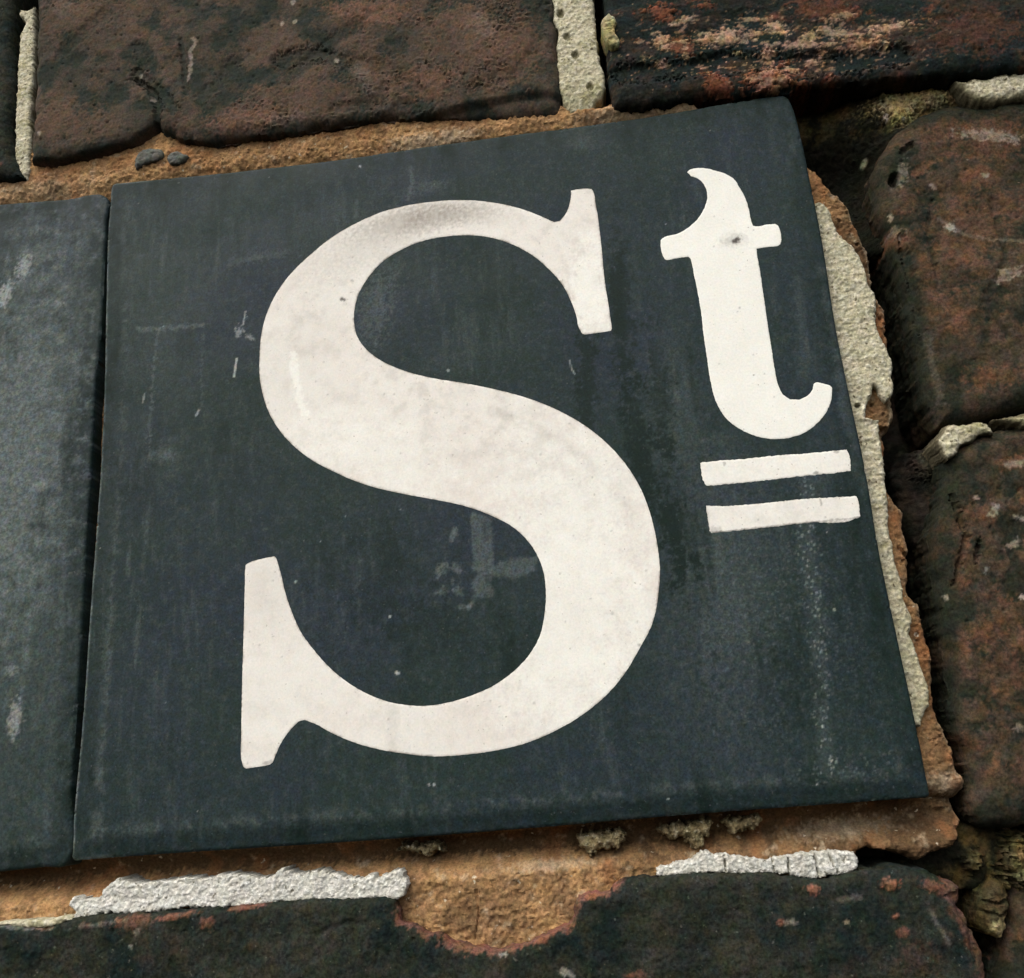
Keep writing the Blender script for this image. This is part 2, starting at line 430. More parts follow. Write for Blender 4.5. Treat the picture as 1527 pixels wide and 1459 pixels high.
slab('bedding_mortar', M_OCHRE, WALL,
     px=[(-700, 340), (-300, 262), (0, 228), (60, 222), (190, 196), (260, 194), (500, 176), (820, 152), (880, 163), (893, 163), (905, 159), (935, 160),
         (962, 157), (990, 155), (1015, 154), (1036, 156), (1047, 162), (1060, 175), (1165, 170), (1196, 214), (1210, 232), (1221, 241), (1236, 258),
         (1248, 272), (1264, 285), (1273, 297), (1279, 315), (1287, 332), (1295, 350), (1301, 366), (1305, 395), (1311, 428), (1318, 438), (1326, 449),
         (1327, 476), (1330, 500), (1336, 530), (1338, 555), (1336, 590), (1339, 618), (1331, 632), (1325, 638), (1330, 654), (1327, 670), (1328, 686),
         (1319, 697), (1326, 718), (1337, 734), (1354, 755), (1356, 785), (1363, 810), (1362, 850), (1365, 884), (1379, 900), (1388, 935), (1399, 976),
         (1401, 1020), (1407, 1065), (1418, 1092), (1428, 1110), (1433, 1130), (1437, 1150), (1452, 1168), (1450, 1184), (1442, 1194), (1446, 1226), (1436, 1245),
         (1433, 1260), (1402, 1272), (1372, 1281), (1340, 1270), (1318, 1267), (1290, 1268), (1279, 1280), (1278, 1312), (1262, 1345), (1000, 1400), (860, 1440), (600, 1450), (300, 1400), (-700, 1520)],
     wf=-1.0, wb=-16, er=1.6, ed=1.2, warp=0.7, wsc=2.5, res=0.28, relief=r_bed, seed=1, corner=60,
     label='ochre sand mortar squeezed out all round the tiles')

# ---- bricks
def brick_relief(seed, rough=1.0, crack=None, extra=None, dk=0.0, rd=0.0, island=9.0, stretch=1.0, sw=0.10):
    def f(u, v, d, X, Y):
        us = u / stretch
        b = fbm(us, v, 22, 3, seed + 1); m = fbm(us, v, 6, 4, seed + 2, 0.55); g = fbm(us, v, 1.4, 4, seed + 3, 0.65)
        isl = fbm(us + 3 * m, v + 3 * g, island, 5, seed + 4, 0.55)
        c, ci = cells(u, v, 1.7, seed + 5)
        pit = (ci > 0.93) * (1 - ss(0.08, 0.30, c))
        k = ss(-sw, sw + 0.04, isl + dk)
        r = rough * (0.9 * b + 0.55 * m + 0.17 * g) + 0.15 * k - 0.3 * pit
        ma = np.clip((1 - k) * 0.9 + pit * 0.3 + 0.3 * ss(0.0, 0.5, g), 0, 1)
        mb = ss(0.10, 0.36, fbm(u, v, 11, 4, seed + 6) + rd) * k * (0.55 + 0.45 * ss(-0.2, 0.3, g))
        mc = 0 * u
        if crack:
            for pts, wd, dep in crack:
                cr = stroke(X, Y, pts, wd, 0.8 * g)
                r = r - 0.6 * dep * cr; ma = np.maximum(ma, cr * 0.7); mb = mb * (1 - cr)
        if extra:
            r, ma, mb, mc = extra(u, v, d, X, Y, r, ma, mb, mc, g, m)
        return r, ma, mb, mc
    return f

# brick above the tiles, at the upper left
def ex_b(u, v, d, X, Y, r, ma, mb, mc, g, m):
    n = 0.9 * m + 0.5 * g
    for a in [(110, 25, 60, 30, -10), (100, 185, 55, 26, 0), (470, 150, 85, 34, -8), (560, 110, 50, 30, 60), (700, 60, 60, 60, 20), (760, 70, 45, 50, 0), (640, 120, 50, 22, 0), (370, 175, 60, 16, -8), (560, 20, 60, 20, 0)]:
        q = blob(X, Y, a[0], a[1], a[2], a[3], a[4], 0.45, n)
        mb = np.maximum(mb * 0.85, q * 0.75 * (0.6 + 0.8 * ss(-0.2, 0.3, g))); ma = ma * (1 - 0.6 * q); r = r + 0.3 * q
    for a in [(95, 12, 16, 9, 0), (540, 118, 12, 26, -20), (720, 40, 20, 18, 0), (425, 178, 30, 8, -6)]:
        mc = np.maximum(mc, 0.12 * blob(X, Y, a[0], a[1], a[2], a[3], a[4], 0.6, n))
    mc = np.maximum(mc, 0.55 * stroke(X, Y, [(287, 58), (293, 62), (283, 78), (285, 95), (280, 118)], 2.6, 1.1 * g))
    for x, y in [(437, 4), (440, 33), (208, 113), (502, 91), (60, 200), (228, 148), (420, 36)]:
        mc = np.maximum(mc, 0.7 * blob(X, Y, x, y, 3, 3.5, 20, 0.4, 0.6 * g))
    # lower lip, broken off in front of the bedding
    lip = poly_px(X, Y, [(30, 238), (90, 236), (120, 229), (190, 212), (228, 188), (234, 182), (150, 300), (30, 300)])
    r = r - 2.2 * ss(-4, 5, lip); mb = np.maximum(mb, 0.8 * ss(-2, 6, lip)); ma = ma * (1 - 0.6 * ss(-2, 6, lip))
    lo2 = poly_px(X, Y, [(560, 185), (700, 152), (800, 135), (850, 140), (850, 200), (560, 200)])
    r = r - 1.3 * ss(-3, 8, lo2)
    return r, ma, mb, mc
B_CR = [([(233, 195), (236, 160), (230, 140), (205, 118)], 5, 1.4), ([(205, 110), (240, 140), (260, 165)], 9, 0.7),
        ([(270, 60), (275, 110), (278, 140)], 4, 0.7), ([(420, 90), (470, 80), (520, 95), (580, 105), (640, 150), (600, 160)], 12, 0.8),
        ([(575, 130), (572, 150), (500, 165)], 8, 0.8), ([(640, 30), (670, 80), (690, 110)], 10, 0.5), ([(430, 120), (500, 60), (540, 40)], 10, 0.5),
        ([(300, 150), (330, 120), (350, 90)], 10, 0.4), ([(200, 120), (215, 95), (205, 70)], 8, 0.5), ([(160, 20), (120, 55), (90, 80)], 8, 0.5), ([(700, 130), (770, 110), (800, 70), (810, 10)], 9, 0.6)]
slab('brick', M_BRICK, WALL, px=[(54, -330), (50, -60), (52, 20), (49, 100), (47, 170), (42, 236), (60, 243), (95, 234), (125, 232), (165, 222), (200, 208),
                                 (224, 196), (233, 186), (243, 194), (262, 202), (290, 209), (315, 210), (360, 204), (411, 197), (460, 190), (500, 184), (530, 180),
                                 (566, 174), (600, 173), (632, 171), (680, 170), (730, 169), (790, 166), (838, 164), (836, 120), (831, 66), (826, 10), (826, -60), (815, -330)],
     wf=1.2, wb=-20, er=3.4, ed=2.4, warp=0.8, wsc=3, res=0.3, relief=brick_relief(100, 0.75, B_CR, ex_b, dk=0.06, sw=0.16), seed=2, corner=60,
     label='broad brown brick with dark scabby patches, above the S')

# brick at the far upper left
slab('brick', M_BLACK, WALL, px=[(-800, -330), (16, -330), (18, 0), (15, 60), (18, 130), (14, 190), (20, 230), (32, 262), (20, 266), (0, 264), (-40, 266), (-100, 272), (-800, 360)],
     wf=0.6, wb=-20, er=2.5, ed=2, warp=0.6, wsc=3, res=0.4, relief=brick_relief(140, 1.0), seed=3, corner=60,
     label='black brick cut off by the left edge of the photo')

# brick at the upper right with flaked pale and orange scars
def ex_d(u, v, d, X, Y, r, ma, mb, mc, g, m):
    n = 1.3 * g + 0.8 * m
    n2 = fbm(u * 0.55, v * 1.2, 1.8, 3, 777, 0.6)
    zone = blob(X, Y, 1110, 55, 240, 34, -3, 0.4, 0.3 * m) + blob(X, Y, 1160, 85, 200, 24, 0, 0.5, 0.3 * m)
    for a in [(1078, 56, 40, 8, -6, .9), (1052, 62, 16, 5, 0, .9), (1160, 42, 14, 8, 10, 1.0), (1130, 29, 24, 2.5, 0, .7), (1325, 43, 28, 4, -5, 1.0), (1305, 55, 9, 8, 0, .9),
              (1250, 47, 30, 6, 8, .7), (1145, 80, 8, 12, 0, .9), (1210, 52, 12, 7, 0, .8), (1018, 33, 16, 4, -10, .8), (1252, 25, 16, 5, -10, .6), (1320, 71, 5, 5, 0, 1), (1215, 88, 10, 4, 0, .8),
              (988, 62, 12, 8, 20, .9), (1180, 100, 14, 5, 0, .7), (985, 95, 10, 5, 0, .5), (1195, 66, 30, 5, 0, .7), (1282, 70, 20, 6, 0, .6)]:
        q = 0.85 * a[5] * blob(X, Y, a[0], a[1], a[2], a[3] * 1.1, a[4], 0.3, 1.8 * n2 + 0.5 * g)
        mc = np.maximum(mc, q); r = r + 0.25 * q
    fl = zone * ss(0.24, 0.34, n2 + 0.35 * g)
    mc = np.maximum(mc, fl * 0.38)
    for a in [(1150, 118, 34, 20, -8, 1.0), (1070, 125, 22, 12, 30, .8), (1015, 72, 22, 12, 0, .6), (1050, 12, 14, 8, 0, .7), (985, 20, 24, 12, 0, .8), (1190, 124, 16, 7, 0, .8), (1290, 64, 30, 10, 0, .5), (1450, 50, 60, 30, 0, .25), (1240, 15, 50, 14, 0, .4)]:
        q = a[5] * blob(X, Y, a[0], a[1], a[2], a[3], a[4], 0.35, n)
        mb = np.maximum(mb, q); ma = ma * (1 - q); r = r + 0.5 * q
    mc = np.maximum(mc, 0.5 * blob(X, Y, 1150, 118, 30, 16, -8, 0.4, 2.2 * g + 0.3))
    cq, qi = cells(u, v, 2.1, 919)
    mc = np.maximum(mc, 0.8 * (qi > 0.55) * (1 - ss(0.04, 0.12, cq)) * blob(X, Y, 1120, 75, 240, 55, 0, 0.4, m))
    gr = stroke(X, Y, [(930, 110), (1100, 92), (1250, 95), (1340, 80)], 16, 0.8 * m)
    r = r - 0.9 * gr
    return r, ma, mb * 1.0, mc
M_BRICKD = material('soot_black_brick', [(0.036, 0.026, 0.018), (0.011, 0.017, 0.015), (0.17, 0.062, 0.032), (0.40, 0.26, 0.16)],
                    rough=0.95, spec=0.08, bump=0.6, bscale=1000, bdist=0.0004, grain=0.5, gscale=1000,
                    tint=(0.014, 0.017, 0.015), tscale=120, tamt=0.9, speck=(0.15, 0.12, 0.10), spscale=800, spth=0.74)
slab('brick', M_BRICKD, WALL, px=[(898, -330), (899, -40), (903, 40), (906, 90), (911, 140), (914, 158), (950, 157), (1000, 149), (1040, 143), (1069, 140), (1105, 138), (1138, 135),
                                 (1170, 132), (1193, 126), (1240, 121), (1293, 116), (1362, 111), (1424, 105), (1480, 101), (1527, 98), (1700, 82), (2050, 60), (2050, -330)],
     wf=1.8, wb=-20, er=3.5, ed=2.4, warp=0.8, wsc=3, res=0.3, relief=brick_relief(200, 1.1, None, ex_d, dk=-0.05, rd=-0.1, stretch=1.8), seed=4, corner=60,
     label='black brick with flaked pale and orange scars, above the t')

# bricks on the right, the upper one with a rounded worn arris
def ex_f(u, v, d, X, Y, r, ma, mb, mc, g, m):
    for a in [(1450, 195, 70, 22, 5, .7), (1470, 215, 60, 22, 0, .6), (1375, 252, 26, 6, -30, .9), (1440, 340, 60, 40, 0, .45), (1420, 400, 40, 40, 0, .5), (1480, 300, 50, 22, 0, .55), (1500, 560, 60, 12, 0, .7), (1460, 580, 12, 8, 0, .8)]:
        q = a[5] * blob(X, Y, a[0], a[1], a[2], a[3], a[4], 0.5, 1.1 * g + 0.7 * m)
        mb = np.maximum(mb, q); ma = ma * (1 - 0.7 * q)
    for a in [(1480, 204, 45, 8, 6, .45), (1418, 338, 7, 7, 0, .9), (1470, 262, 6, 3, 0, .8), (1390, 278, 6, 3, 40, .6), (1330, 322, 2.5, 5, 0, .7), (1344, 262, 8, 16, 20, .35), (1506, 410, 22, 8, -10, .45), (1340, 345, 8, 7, 0, .3), (1435, 125, 8, 6, 0, .3)]:
        mc = np.maximum(mc, a[5] * blob(X, Y, a[0], a[1], a[2], a[3], a[4], 0.4, 1.6 * g))
    mc = np.maximum(mc, 0.2 * stroke(X, Y, [(1400, 325), (1440, 350), (1480, 358), (1527, 360)], 2.5, 1.3 * g))
    mc = np.maximum(mc, 0.10 * stroke(X, Y, [(1384, 500), (1391, 540), (1401, 575), (1404, 600)], 5, 1.3 * g))
    r = r - 3.0 * blob(X, Y, 1334, 268, 7, 9, 10, 0.35) - 0.8 * stroke(X, Y, [(1360, 215), (1345, 228)], 4, g)
    ma = np.maximum(ma, blob(X, Y, 1334, 268, 9, 11, 10, 0.4))
    ma = np.maximum(ma, 0.85 * blob(X, Y, 1430, 165, 140, 18, -8, 0.5, m))
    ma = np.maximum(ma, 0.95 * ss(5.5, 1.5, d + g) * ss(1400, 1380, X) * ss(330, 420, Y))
    mb = mb * (1 - ma)
    ma = np.maximum(ma, 0.7 * blob(X, Y, 1475, 218, 60, 12, 0, 0.5, m))
    # groove that runs down along the rounded arris
    r = r - 0.7 * stroke(X, Y, [(1345, 350), (1362, 420), (1376, 490)], 5, 0.5 * g)
    return r, ma, mb, mc
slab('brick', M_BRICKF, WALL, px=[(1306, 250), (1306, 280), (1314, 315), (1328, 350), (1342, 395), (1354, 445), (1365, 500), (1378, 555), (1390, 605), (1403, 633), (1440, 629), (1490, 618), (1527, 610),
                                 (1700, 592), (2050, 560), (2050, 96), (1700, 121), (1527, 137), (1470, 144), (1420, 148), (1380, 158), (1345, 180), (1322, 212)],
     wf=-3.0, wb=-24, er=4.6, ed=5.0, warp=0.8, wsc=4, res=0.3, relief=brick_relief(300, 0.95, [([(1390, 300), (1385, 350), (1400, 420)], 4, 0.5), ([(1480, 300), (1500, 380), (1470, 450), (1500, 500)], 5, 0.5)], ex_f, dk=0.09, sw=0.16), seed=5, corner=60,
     label='reddish brown brick with a rounded worn corner and a small hole, right of the t')

def ex_h(u, v, d, X, Y, r, ma, mb, mc, g, m):
    for a in [(1510, 690, 22, 8, -10, 1.0), (1440, 800, 10, 60, 10, .5), (1430, 870, 14, 14, 0, .6), (1500, 1000, 26, 60, 0, .4), (1480, 940, 20, 30, 0, .5), (1525, 740, 8, 10, 0, .9), (1515, 1150, 20, 20, 0, .4)]:
        q = a[5] * blob(X, Y, a[0], a[1], a[2], a[3], a[4], 0.5, 1.1 * g + 0.7 * m)
        mb = np.maximum(mb, q); ma = ma * (1 - 0.7 * q)
    for a in [(1482, 760, 6, 10, 40, .8), (1522, 773, 9, 3, 10, 1.0), (1455, 743, 3, 3, 0, .8), (1512, 812, 10, 5, -30, .5), (1413, 889, 3, 4, 0, .8), (1525, 890, 4, 5, 0, 1), (1470, 850, 4, 4, 0, .6), (1518, 1085, 8, 5, 0, .4), (1513, 692, 18, 5, -10, .5)]:
        mc = np.maximum(mc, a[5] * blob(X, Y, a[0], a[1], a[2], a[3], a[4], 0.4, 1.6 * g))
    r = r - 1.2 * blob(X, Y, 1457, 825, 4, 16, 10, 0.4, g) - 0.8 * stroke(X, Y, [(1425, 870), (1440, 800), (1420, 740)], 4, g)
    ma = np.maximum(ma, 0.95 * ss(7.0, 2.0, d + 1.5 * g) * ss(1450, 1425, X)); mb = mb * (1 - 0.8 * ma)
    return r, ma, mb, mc
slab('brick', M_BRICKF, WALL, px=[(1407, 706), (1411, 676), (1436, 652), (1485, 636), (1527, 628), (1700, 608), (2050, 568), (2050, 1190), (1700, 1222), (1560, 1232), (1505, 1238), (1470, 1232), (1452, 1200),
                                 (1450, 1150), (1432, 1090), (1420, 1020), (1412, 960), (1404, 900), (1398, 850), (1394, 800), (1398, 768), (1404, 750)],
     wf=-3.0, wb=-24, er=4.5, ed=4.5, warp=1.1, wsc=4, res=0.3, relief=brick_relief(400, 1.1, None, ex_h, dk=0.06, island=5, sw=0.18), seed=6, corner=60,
     label='rough dark brown brick with pitted surface, right of the two bars')

# small broken brick in the lower right corner
slab('brick', M_BRICKF, WALL, px=[(1516, 1310), (1540, 1290), (1700, 1280), (2050, 1250), (2050, 1850), (1500, 1850), (1484, 1560), (1488, 1480), (1498, 1430), (1510, 1380)],
     wf=-7.0, wb=-24, er=5.0, ed=5.0, warp=1.0, wsc=4, res=0.4, relief=brick_relief(450, 1.2), seed=7, corner=60,
     label='dark red brick cut off in the lower right corner')

# long dark brick below the tiles
def ex_k(u, v, d, X, Y, r, ma, mb, mc, g, m):
    rim = ss(1.1, 0.3, d + 1.8 * g + 1.2 * m)
    notch = blob(X, Y, 726, 1395, 155, 75, 0, 0.15)
    re = ss(1000, 1200, X) * ss(1260, 1330, X)
    mb = mb * 0.10
    mb = np.maximum(mb, rim * notch * 0.7)
    mb = np.maximum(mb, rim * blob(X, Y, 890, 1330, 40, 20, -30, 0.3) * 0.9)
    mb = np.maximum(mb, 0.38 * ss(2.6, 0.8, d + 2.0 * g + m) * ss(1405, 1425, X + 0.3 * (Y - 1310)) )
    for a in [(1212, 1326, 9, 7, 40, 1.2), (1330, 1318, 13, 8, 10, 1.2), (1335, 1366, 5, 4, 0, 1), (1398, 1325, 26, 8, 20, .5), (1420, 1312, 22, 8, -10, .5), (1345, 1390, 8, 8, 0, .4), (1165, 1375, 5, 4, 0, .8), (309, 1377, 9, 8, 30, .6), (200, 1375, 24, 12, -10, .4),
              (260, 1367, 30, 4, -10, .8), (370, 1352, 26, 5, -12, .8), (178, 1373, 5, 4, 0, .9), (130, 1380, 10, 4, 0, .3), (60, 1384, 16, 4, 0, .5), (1370, 1430, 30, 24, 20, .12), (950, 1455, 14, 6, 0, .4), (600, 1357, 10, 14, -20, .7)]:
        q = min(a[5], 1) * blob(X, Y, a[0], a[1], a[2], a[3], a[4], 0.35, 1.0 * g)
        mb = np.maximum(mb, 0.85 * q); r = r + 0.3 * q
    for a in [(845, 1452, 10, 5, 20, .9), (1178, 1375, 10, 4, 0, .5), (1262, 1376, 3, 3, 0, .8), (196, 1411, 3, 3, 0, .8), (752, 1424, 6, 3, 10, 1), (1268, 1340, 20, 5, -10, .2), (204, 1390, 4, 5, 0, .4), (1400, 1380, 30, 4, 60, .25), (150, 1378, 30, 3, -8, .3), (30, 1384, 40, 3, 3, .45)]:
        mc = np.maximum(mc, a[5] * blob(X, Y, a[0], a[1], a[2], a[3], a[4], 0.4, 1.5 * g))
    r = r - 0.25 * stroke(X, Y, [(470, 1395), (520, 1375), (545, 1378)], 4, g) - 0.6 * stroke(X, Y, [(1440, 1330), (1420, 1335), (1446, 1385), (1455, 1430)], 4, g)
    mo = fbm(u, v, 4.0, 5, 5551, 0.65)
    return r + 0.3 * mo, np.clip(ma * 0.5 + 0.8 * ss(-0.05, 0.45, mo + 0.3 * FINE[0]), 0, 1), mb, mc
K_PX = [(-700, 1480), (-200, 1392), (0, 1378), (30, 1380), (66, 1383), (104, 1371), (173, 1364), (230, 1362), (283, 1356), (340, 1354), (382, 1349), (431, 1344), (464, 1342), (513, 1342), (560, 1340),
        (583, 1342), (592, 1358), (597, 1372), (627, 1388), (650, 1396), (670, 1404), (700, 1412), (726, 1417), (758, 1417), (792, 1404), (815, 1396), (832, 1385), (852, 1377), (856, 1362), (858, 1346), (868, 1336), (881, 1332),
        (900, 1333), (914, 1329), (921, 1318), (930, 1313), (979, 1309), (1045, 1303), (1095, 1303), (1143, 1303), (1180, 1307), (1208, 1313), (1250, 1308), (1276, 1301), (1310, 1298), (1342, 1294), (1370, 1296), (1395, 1304), (1415, 1316),
        (1426, 1318), (1433, 1328), (1432, 1352), (1442, 1368), (1449, 1383), (1459, 1404), (1469, 1427), (1472, 1459), (1470, 1560), (1460, 1850), (-700, 2050)]
slab('brick', M_BLACK, WALL, px=K_PX, wf=0.4, wb=-20, er=2.2, ed=1.6, warp=0.6, wsc=2.5, res=0.3,
     relief=brick_relief(500, 0.9, None, ex_k, dk=0.08, rd=-0.1), seed=8, corner=60, label='long blackened brick with a bitten upper edge, under the tiles')

# ---- pointing and mortar fragments
def grit(seed, amp=1.0, gs=0.8, dk=0.0, lt=0.0):
    def f(u, v, d, X, Y):
        g = fbm(u, v, 1.1, 4, seed, 0.65); m = fbm(u, v, 4.5, 3, seed + 1)
        c, ci = cells(u, v, gs, seed + 2); c2, ci2 = cells(u, v, gs * 2.2, seed + 3)
        r = amp * (0.38 * g + 0.5 * m + 0.28 * (0.5 - c) * (0.4 + ci) + 0.22 * (0.45 - c2))
        return r, np.clip(ss(0.0, 0.45, m + dk) * 0.7, 0, 1), np.clip(ss(-0.05, 0.35, g + lt) * 0.8, 0, 1), (ci > 0.86) * (1 - ss(0.1, 0.35, c)) * 0.8
    return f

slab('pointing', M_SAND, WALL, px=[(30, 13), (40, 15), (50, 8), (50, 60), (49, 100), (46, 140), (44, 170), (45, 200), (43, 240), (42, 258), (38, 268), (26, 255), (22, 240), (21, 215), (22, 170), (25, 120), (26, 90), (30, 50), (36, 30), (28, 22)],
     wf=-0.6, wb=-18, er=0.9, ed=0.8, warp=0.45, wsc=1.6, res=0.22, relief=grit(20, 0.6), seed=20, corner=70, label='narrow upright strip of pale pointing at the top left')

def r_topjoint(u, v, d, X, Y):
    r, a, b, c = grit(30, 0.75, 0.9)(u, v, d, X, Y)
    low = ss(90, 160, Y)
    pit = sum(blob(X, Y, x, y, 5, 5, 0, 0.4) for x, y in ((836, 20), (858, 82), (880, 130), (846, 55)))
    return r - 0.9 * pit - 0.8 * ss(135, 170, Y), np.clip(a * 0.8 + low * 0.5 + 0.8 * pit, 0, 1), b * (1 - low * 0.5), np.clip(c + 0.4 * pit, 0, 1)
slab('pointing', M_SAND, WALL, px=[(818, -330), (820, -40), (822, 5), (825, 30), (833, 50), (829, 70), (832, 90), (828, 105), (832, 125), (836, 140), (843, 158), (850, 165), (866, 167), (880, 168), (888, 155), (898, 142), (903, 128), (899, 105), (893, 82), (890, 55), (888, 34), (885, 0), (884, -40), (890, -330)],
     wf=0.2, wb=-18, er=1.1, ed=0.9, warp=0.5, wsc=1.8, res=0.22, relief=r_topjoint, seed=21, corner=70, label='wide upright block of pale pointing between the two top bricks')
slab('mortar_crumb', M_MOSS, WALL, px=[(900, 24), (908, 18), (918, 26), (917, 45), (924, 60), (922, 68), (910, 66), (901, 55)],
     wf=3.2, wb=-2, er=0.8, ed=0.8, warp=0.3, wsc=1.2, res=0.2, relief=lambda u, v, d, X, Y: (0.5 * fbm(u, v, 1.2, 3, 55), 0 * u, 0.8 + 0 * u, ss(40, 20, Y) * 0.8), seed=22, corner=70,
     label='yellowish crumb of mortar stuck on the left end of the upper right brick')

def r_yellow(u, v, d, X, Y):
    r, a, b, c = grit(60, 1.0, 0.9)(u, v, d, X, Y)
    gr_ = ss(2.2, 0.8, d)
    return r, np.clip(a * 0.6 + 0.6 * gr_, 0, 1), b * (1 - gr_), np.clip(c * 0.5 + 0.95 * ss(1.3, 0.5, d), 0, 1)
slab('pointing', M_SAND, WALL, px=[(1420, 118), (1426, 112), (1436, 116), (1450, 111), (1470, 112), (1490, 105), (1527, 101), (1700, 85), (2050, 66), (2050, 98), (1700, 124), (1527, 144), (1500, 150), (1476, 153), (1458, 149), (1445, 142), (1432, 130), (1424, 126)],
     wf=-0.6, wb=-18, er=2.4, ed=3.4, warp=0.6, wsc=1.5, res=0.24, relief=r_yellow, seed=23, corner=70, label='cream pointing along the top of the upper right hand brick')

def r_moss(u, v, d, X, Y):
    g = fbm(u, v, 1.1, 4, 71, 0.7); m = fbm(u, v, 5, 4, 72); c, ci = cells(u, v, 1.0, 73)
    bright = blob(X, Y, 1370, 148, 70, 16, -12, 0.5, 0.9 * g) + blob(X, Y, 1340, 165, 22, 20, 0, 0.5, 0.9 * g)
    w = 1.0 * m + 0.6 * g + 0.3 * (0.5 - c) + 1.1 * np.clip(bright, 0, 1) - 4.5 * ss(1310, 1215, X) - 9.0 * ss(175, 250, Y) * ss(1345, 1290, X)
    sp = blob(X, Y, 1320, 178, 4, 5, 0, 0.4) + blob(X, Y, 1298, 222, 4, 4, 0, 0.4) + blob(X, Y, 1345, 181, 2.5, 2.5, 0, 0.4)
    sunk_shade = 1.0 * ss(165, 205, Y + 14 * m) * ss(1350, 1320, X + 10 * g) + 0.8 * blob(X, Y, 1300, 160, 26, 30, 0, 0.5, g)  # shade of the sunk corner, put into the mortar colour
    return w, np.clip(ss(-0.1, 0.4, m + 0.5 * g) + sunk_shade, 0, 1), np.clip(bright * 1.3 * ss(-0.35, 0.15, g), 0, 1) * 0.95, sp
slab('mossy_mortar', M_MOSS, WALL, px=[(1150, 150), (1190, 128), (1260, 118), (1340, 110), (1420, 108), (1440, 140), (1430, 175), (1390, 200), (1350, 235), (1335, 300), (1325, 360), (1290, 345), (1262, 290), (1225, 235), (1190, 205), (1160, 190)],
     wf=-5.0, wb=-24, er=2, ed=2, warp=1.0, wsc=3, res=0.28, relief=r_moss, seed=24, corner=70, label='olive brown mossy mortar recessed beside the top right corner of the tile')

def r_g(u, v, d, X, Y):
    r, a, b, c = grit(80, 1.1, 1.1)(u, v, d, X, Y)
    mid = ss(1430, 1450, X) * ss(1485, 1465, X)
    gr_ = ss(0.5, 0.15, d)
    return r - 1.4 * ss(1470, 1500, X), np.clip(a * 0.8 + mid * 0.5, 0, 1), b * (1 - 0.5 * mid) * (1 - gr_), np.clip(c + 0.9 * gr_, 0, 1)
slab('mortar_fragment', M_SAND, WALL, px=[(1398, 658), (1404, 648), (1412, 636), (1420, 632), (1440, 633), (1456, 628), (1470, 630), (1481, 636), (1484, 645), (1465, 648), (1450, 658), (1437, 662), (1428, 676), (1415, 685), (1407, 674)],
     wf=-1.8, wb=-20, er=1.1, ed=1.1, warp=0.45, wsc=1.6, res=0.22, relief=r_g, seed=25, corner=70, label='small pale lump of mortar between the two right hand bricks')
slab('pointing', M_SAND, WALL, px=[(1486, 622), (1505, 618), (1527, 614), (1700, 596), (2050, 562), (2050, 580), (1700, 618), (1535, 638), (1518, 634), (1500, 629)],
     wf=-2.0, wb=-20, er=1.8, ed=2.4, warp=0.6, wsc=1.6, res=0.24, relief=r_yellow, seed=26, corner=70, label='cream pointing running off the right edge between the two right hand bricks')
def r_dk(u, v, d, X, Y):
    g = fbm(u, v, 1.2, 4, 91, 0.7); m = fbm(u, v, 5, 4, 92)
    t = blob(X, Y, 1385, 688, 22, 22, 0, 0.6, g)
    return 1.2 * m + 0.5 * g + 1.4 * t - 2.5 * ss(1400, 1350, X), ss(-0.2, 0.3, m + 0.4 * g), t * 0.9 * ss(-0.3, 0.2, g), 0 * u
slab('recessed_mortar', M_DEEP, WALL, px=[(1335, 690), (1360, 668), (1390, 665), (1412, 640), (1440, 640), (1430, 700), (1410, 740), (1402, 790), (1395, 830), (1360, 800), (1345, 740)],
     wf=-11, wb=-24, er=2.5, ed=2.5, warp=1.0, wsc=3, res=0.3, relief=r_dk, seed=27, corner=70, label='dark greenish mortar sunk in the joint right of the upper bar')

def r_lr(u, v, d, X, Y):
    g = fbm(u, v, 1.3, 4, 101, 0.7); m = fbm(u, v, 5, 4, 102)
    y = blob(X, Y, 1520, 1285, 22, 45, 0, 0.5, g) + 0.6 * blob(X, Y, 1455, 1285, 12, 14, 0, 0.5, g)
    yc = np.clip(y, 0, 1)
    return 1.5 * m + 0.7 * g + 2.0 * yc - 2.5 * (1 - yc), np.clip(ss(-0.5, 0.1, m + 0.4 * g), 0, 0.95) * (1 - 0.8 * yc), yc * ss(-0.2, 0.3, g) * 0.45, 0 * u
slab('mossy_mortar', M_MOSS, WALL, px=[(1340, 1290), (1400, 1270), (1440, 1235), (1470, 1225), (1510, 1236), (1600, 1230), (1750, 1215), (1750, 1300), (1560, 1300), (1530, 1330), (1490, 1330), (1440, 1330), (1390, 1318)],
     wf=-8, wb=-24, er=2.5, ed=2.5, warp=1.0, wsc=3, res=0.3, relief=r_lr, seed=28, corner=70, label='yellowish brown mossy mortar at the lower right, above the corner brick')
def r_lump(u, v, d, X, Y):
    g = fbm(u, v, 1.3, 4, 111, 0.7); m = fbm(u, v, 4, 4, 112)
    groove = stroke(X, Y, [(1472, 1346), (1490, 1350), (1510, 1342)], 3, g) + 0.7 * stroke(X, Y, [(1470, 1362), (1495, 1368), (1510, 1362)], 2.5, g)
    lo = blob(X, Y, 1494, 1388, 16, 14, 20, 0.5, g)
    return 0.8 * m + 0.6 * g - 0.9 * groove, np.clip(0.5 - lo + 0.5 * groove, 0, 1) * 0.7, lo * 0.8, lo * 0.35 * ss(0, 0.3, g)
slab('mortar_fragment', M_MOSS, WALL, px=[(1470, 1330), (1482, 1310), (1500, 1318), (1512, 1342), (1509, 1370), (1506, 1392), (1499, 1402), (1480, 1398), (1468, 1388), (1463, 1360)],
     wf=-6.5, wb=-22, er=3, ed=3, warp=0.6, wsc=2, res=0.25, relief=r_lump, seed=29, corner=70, label='rounded olive lump of mortar beside the end of the bottom brick')

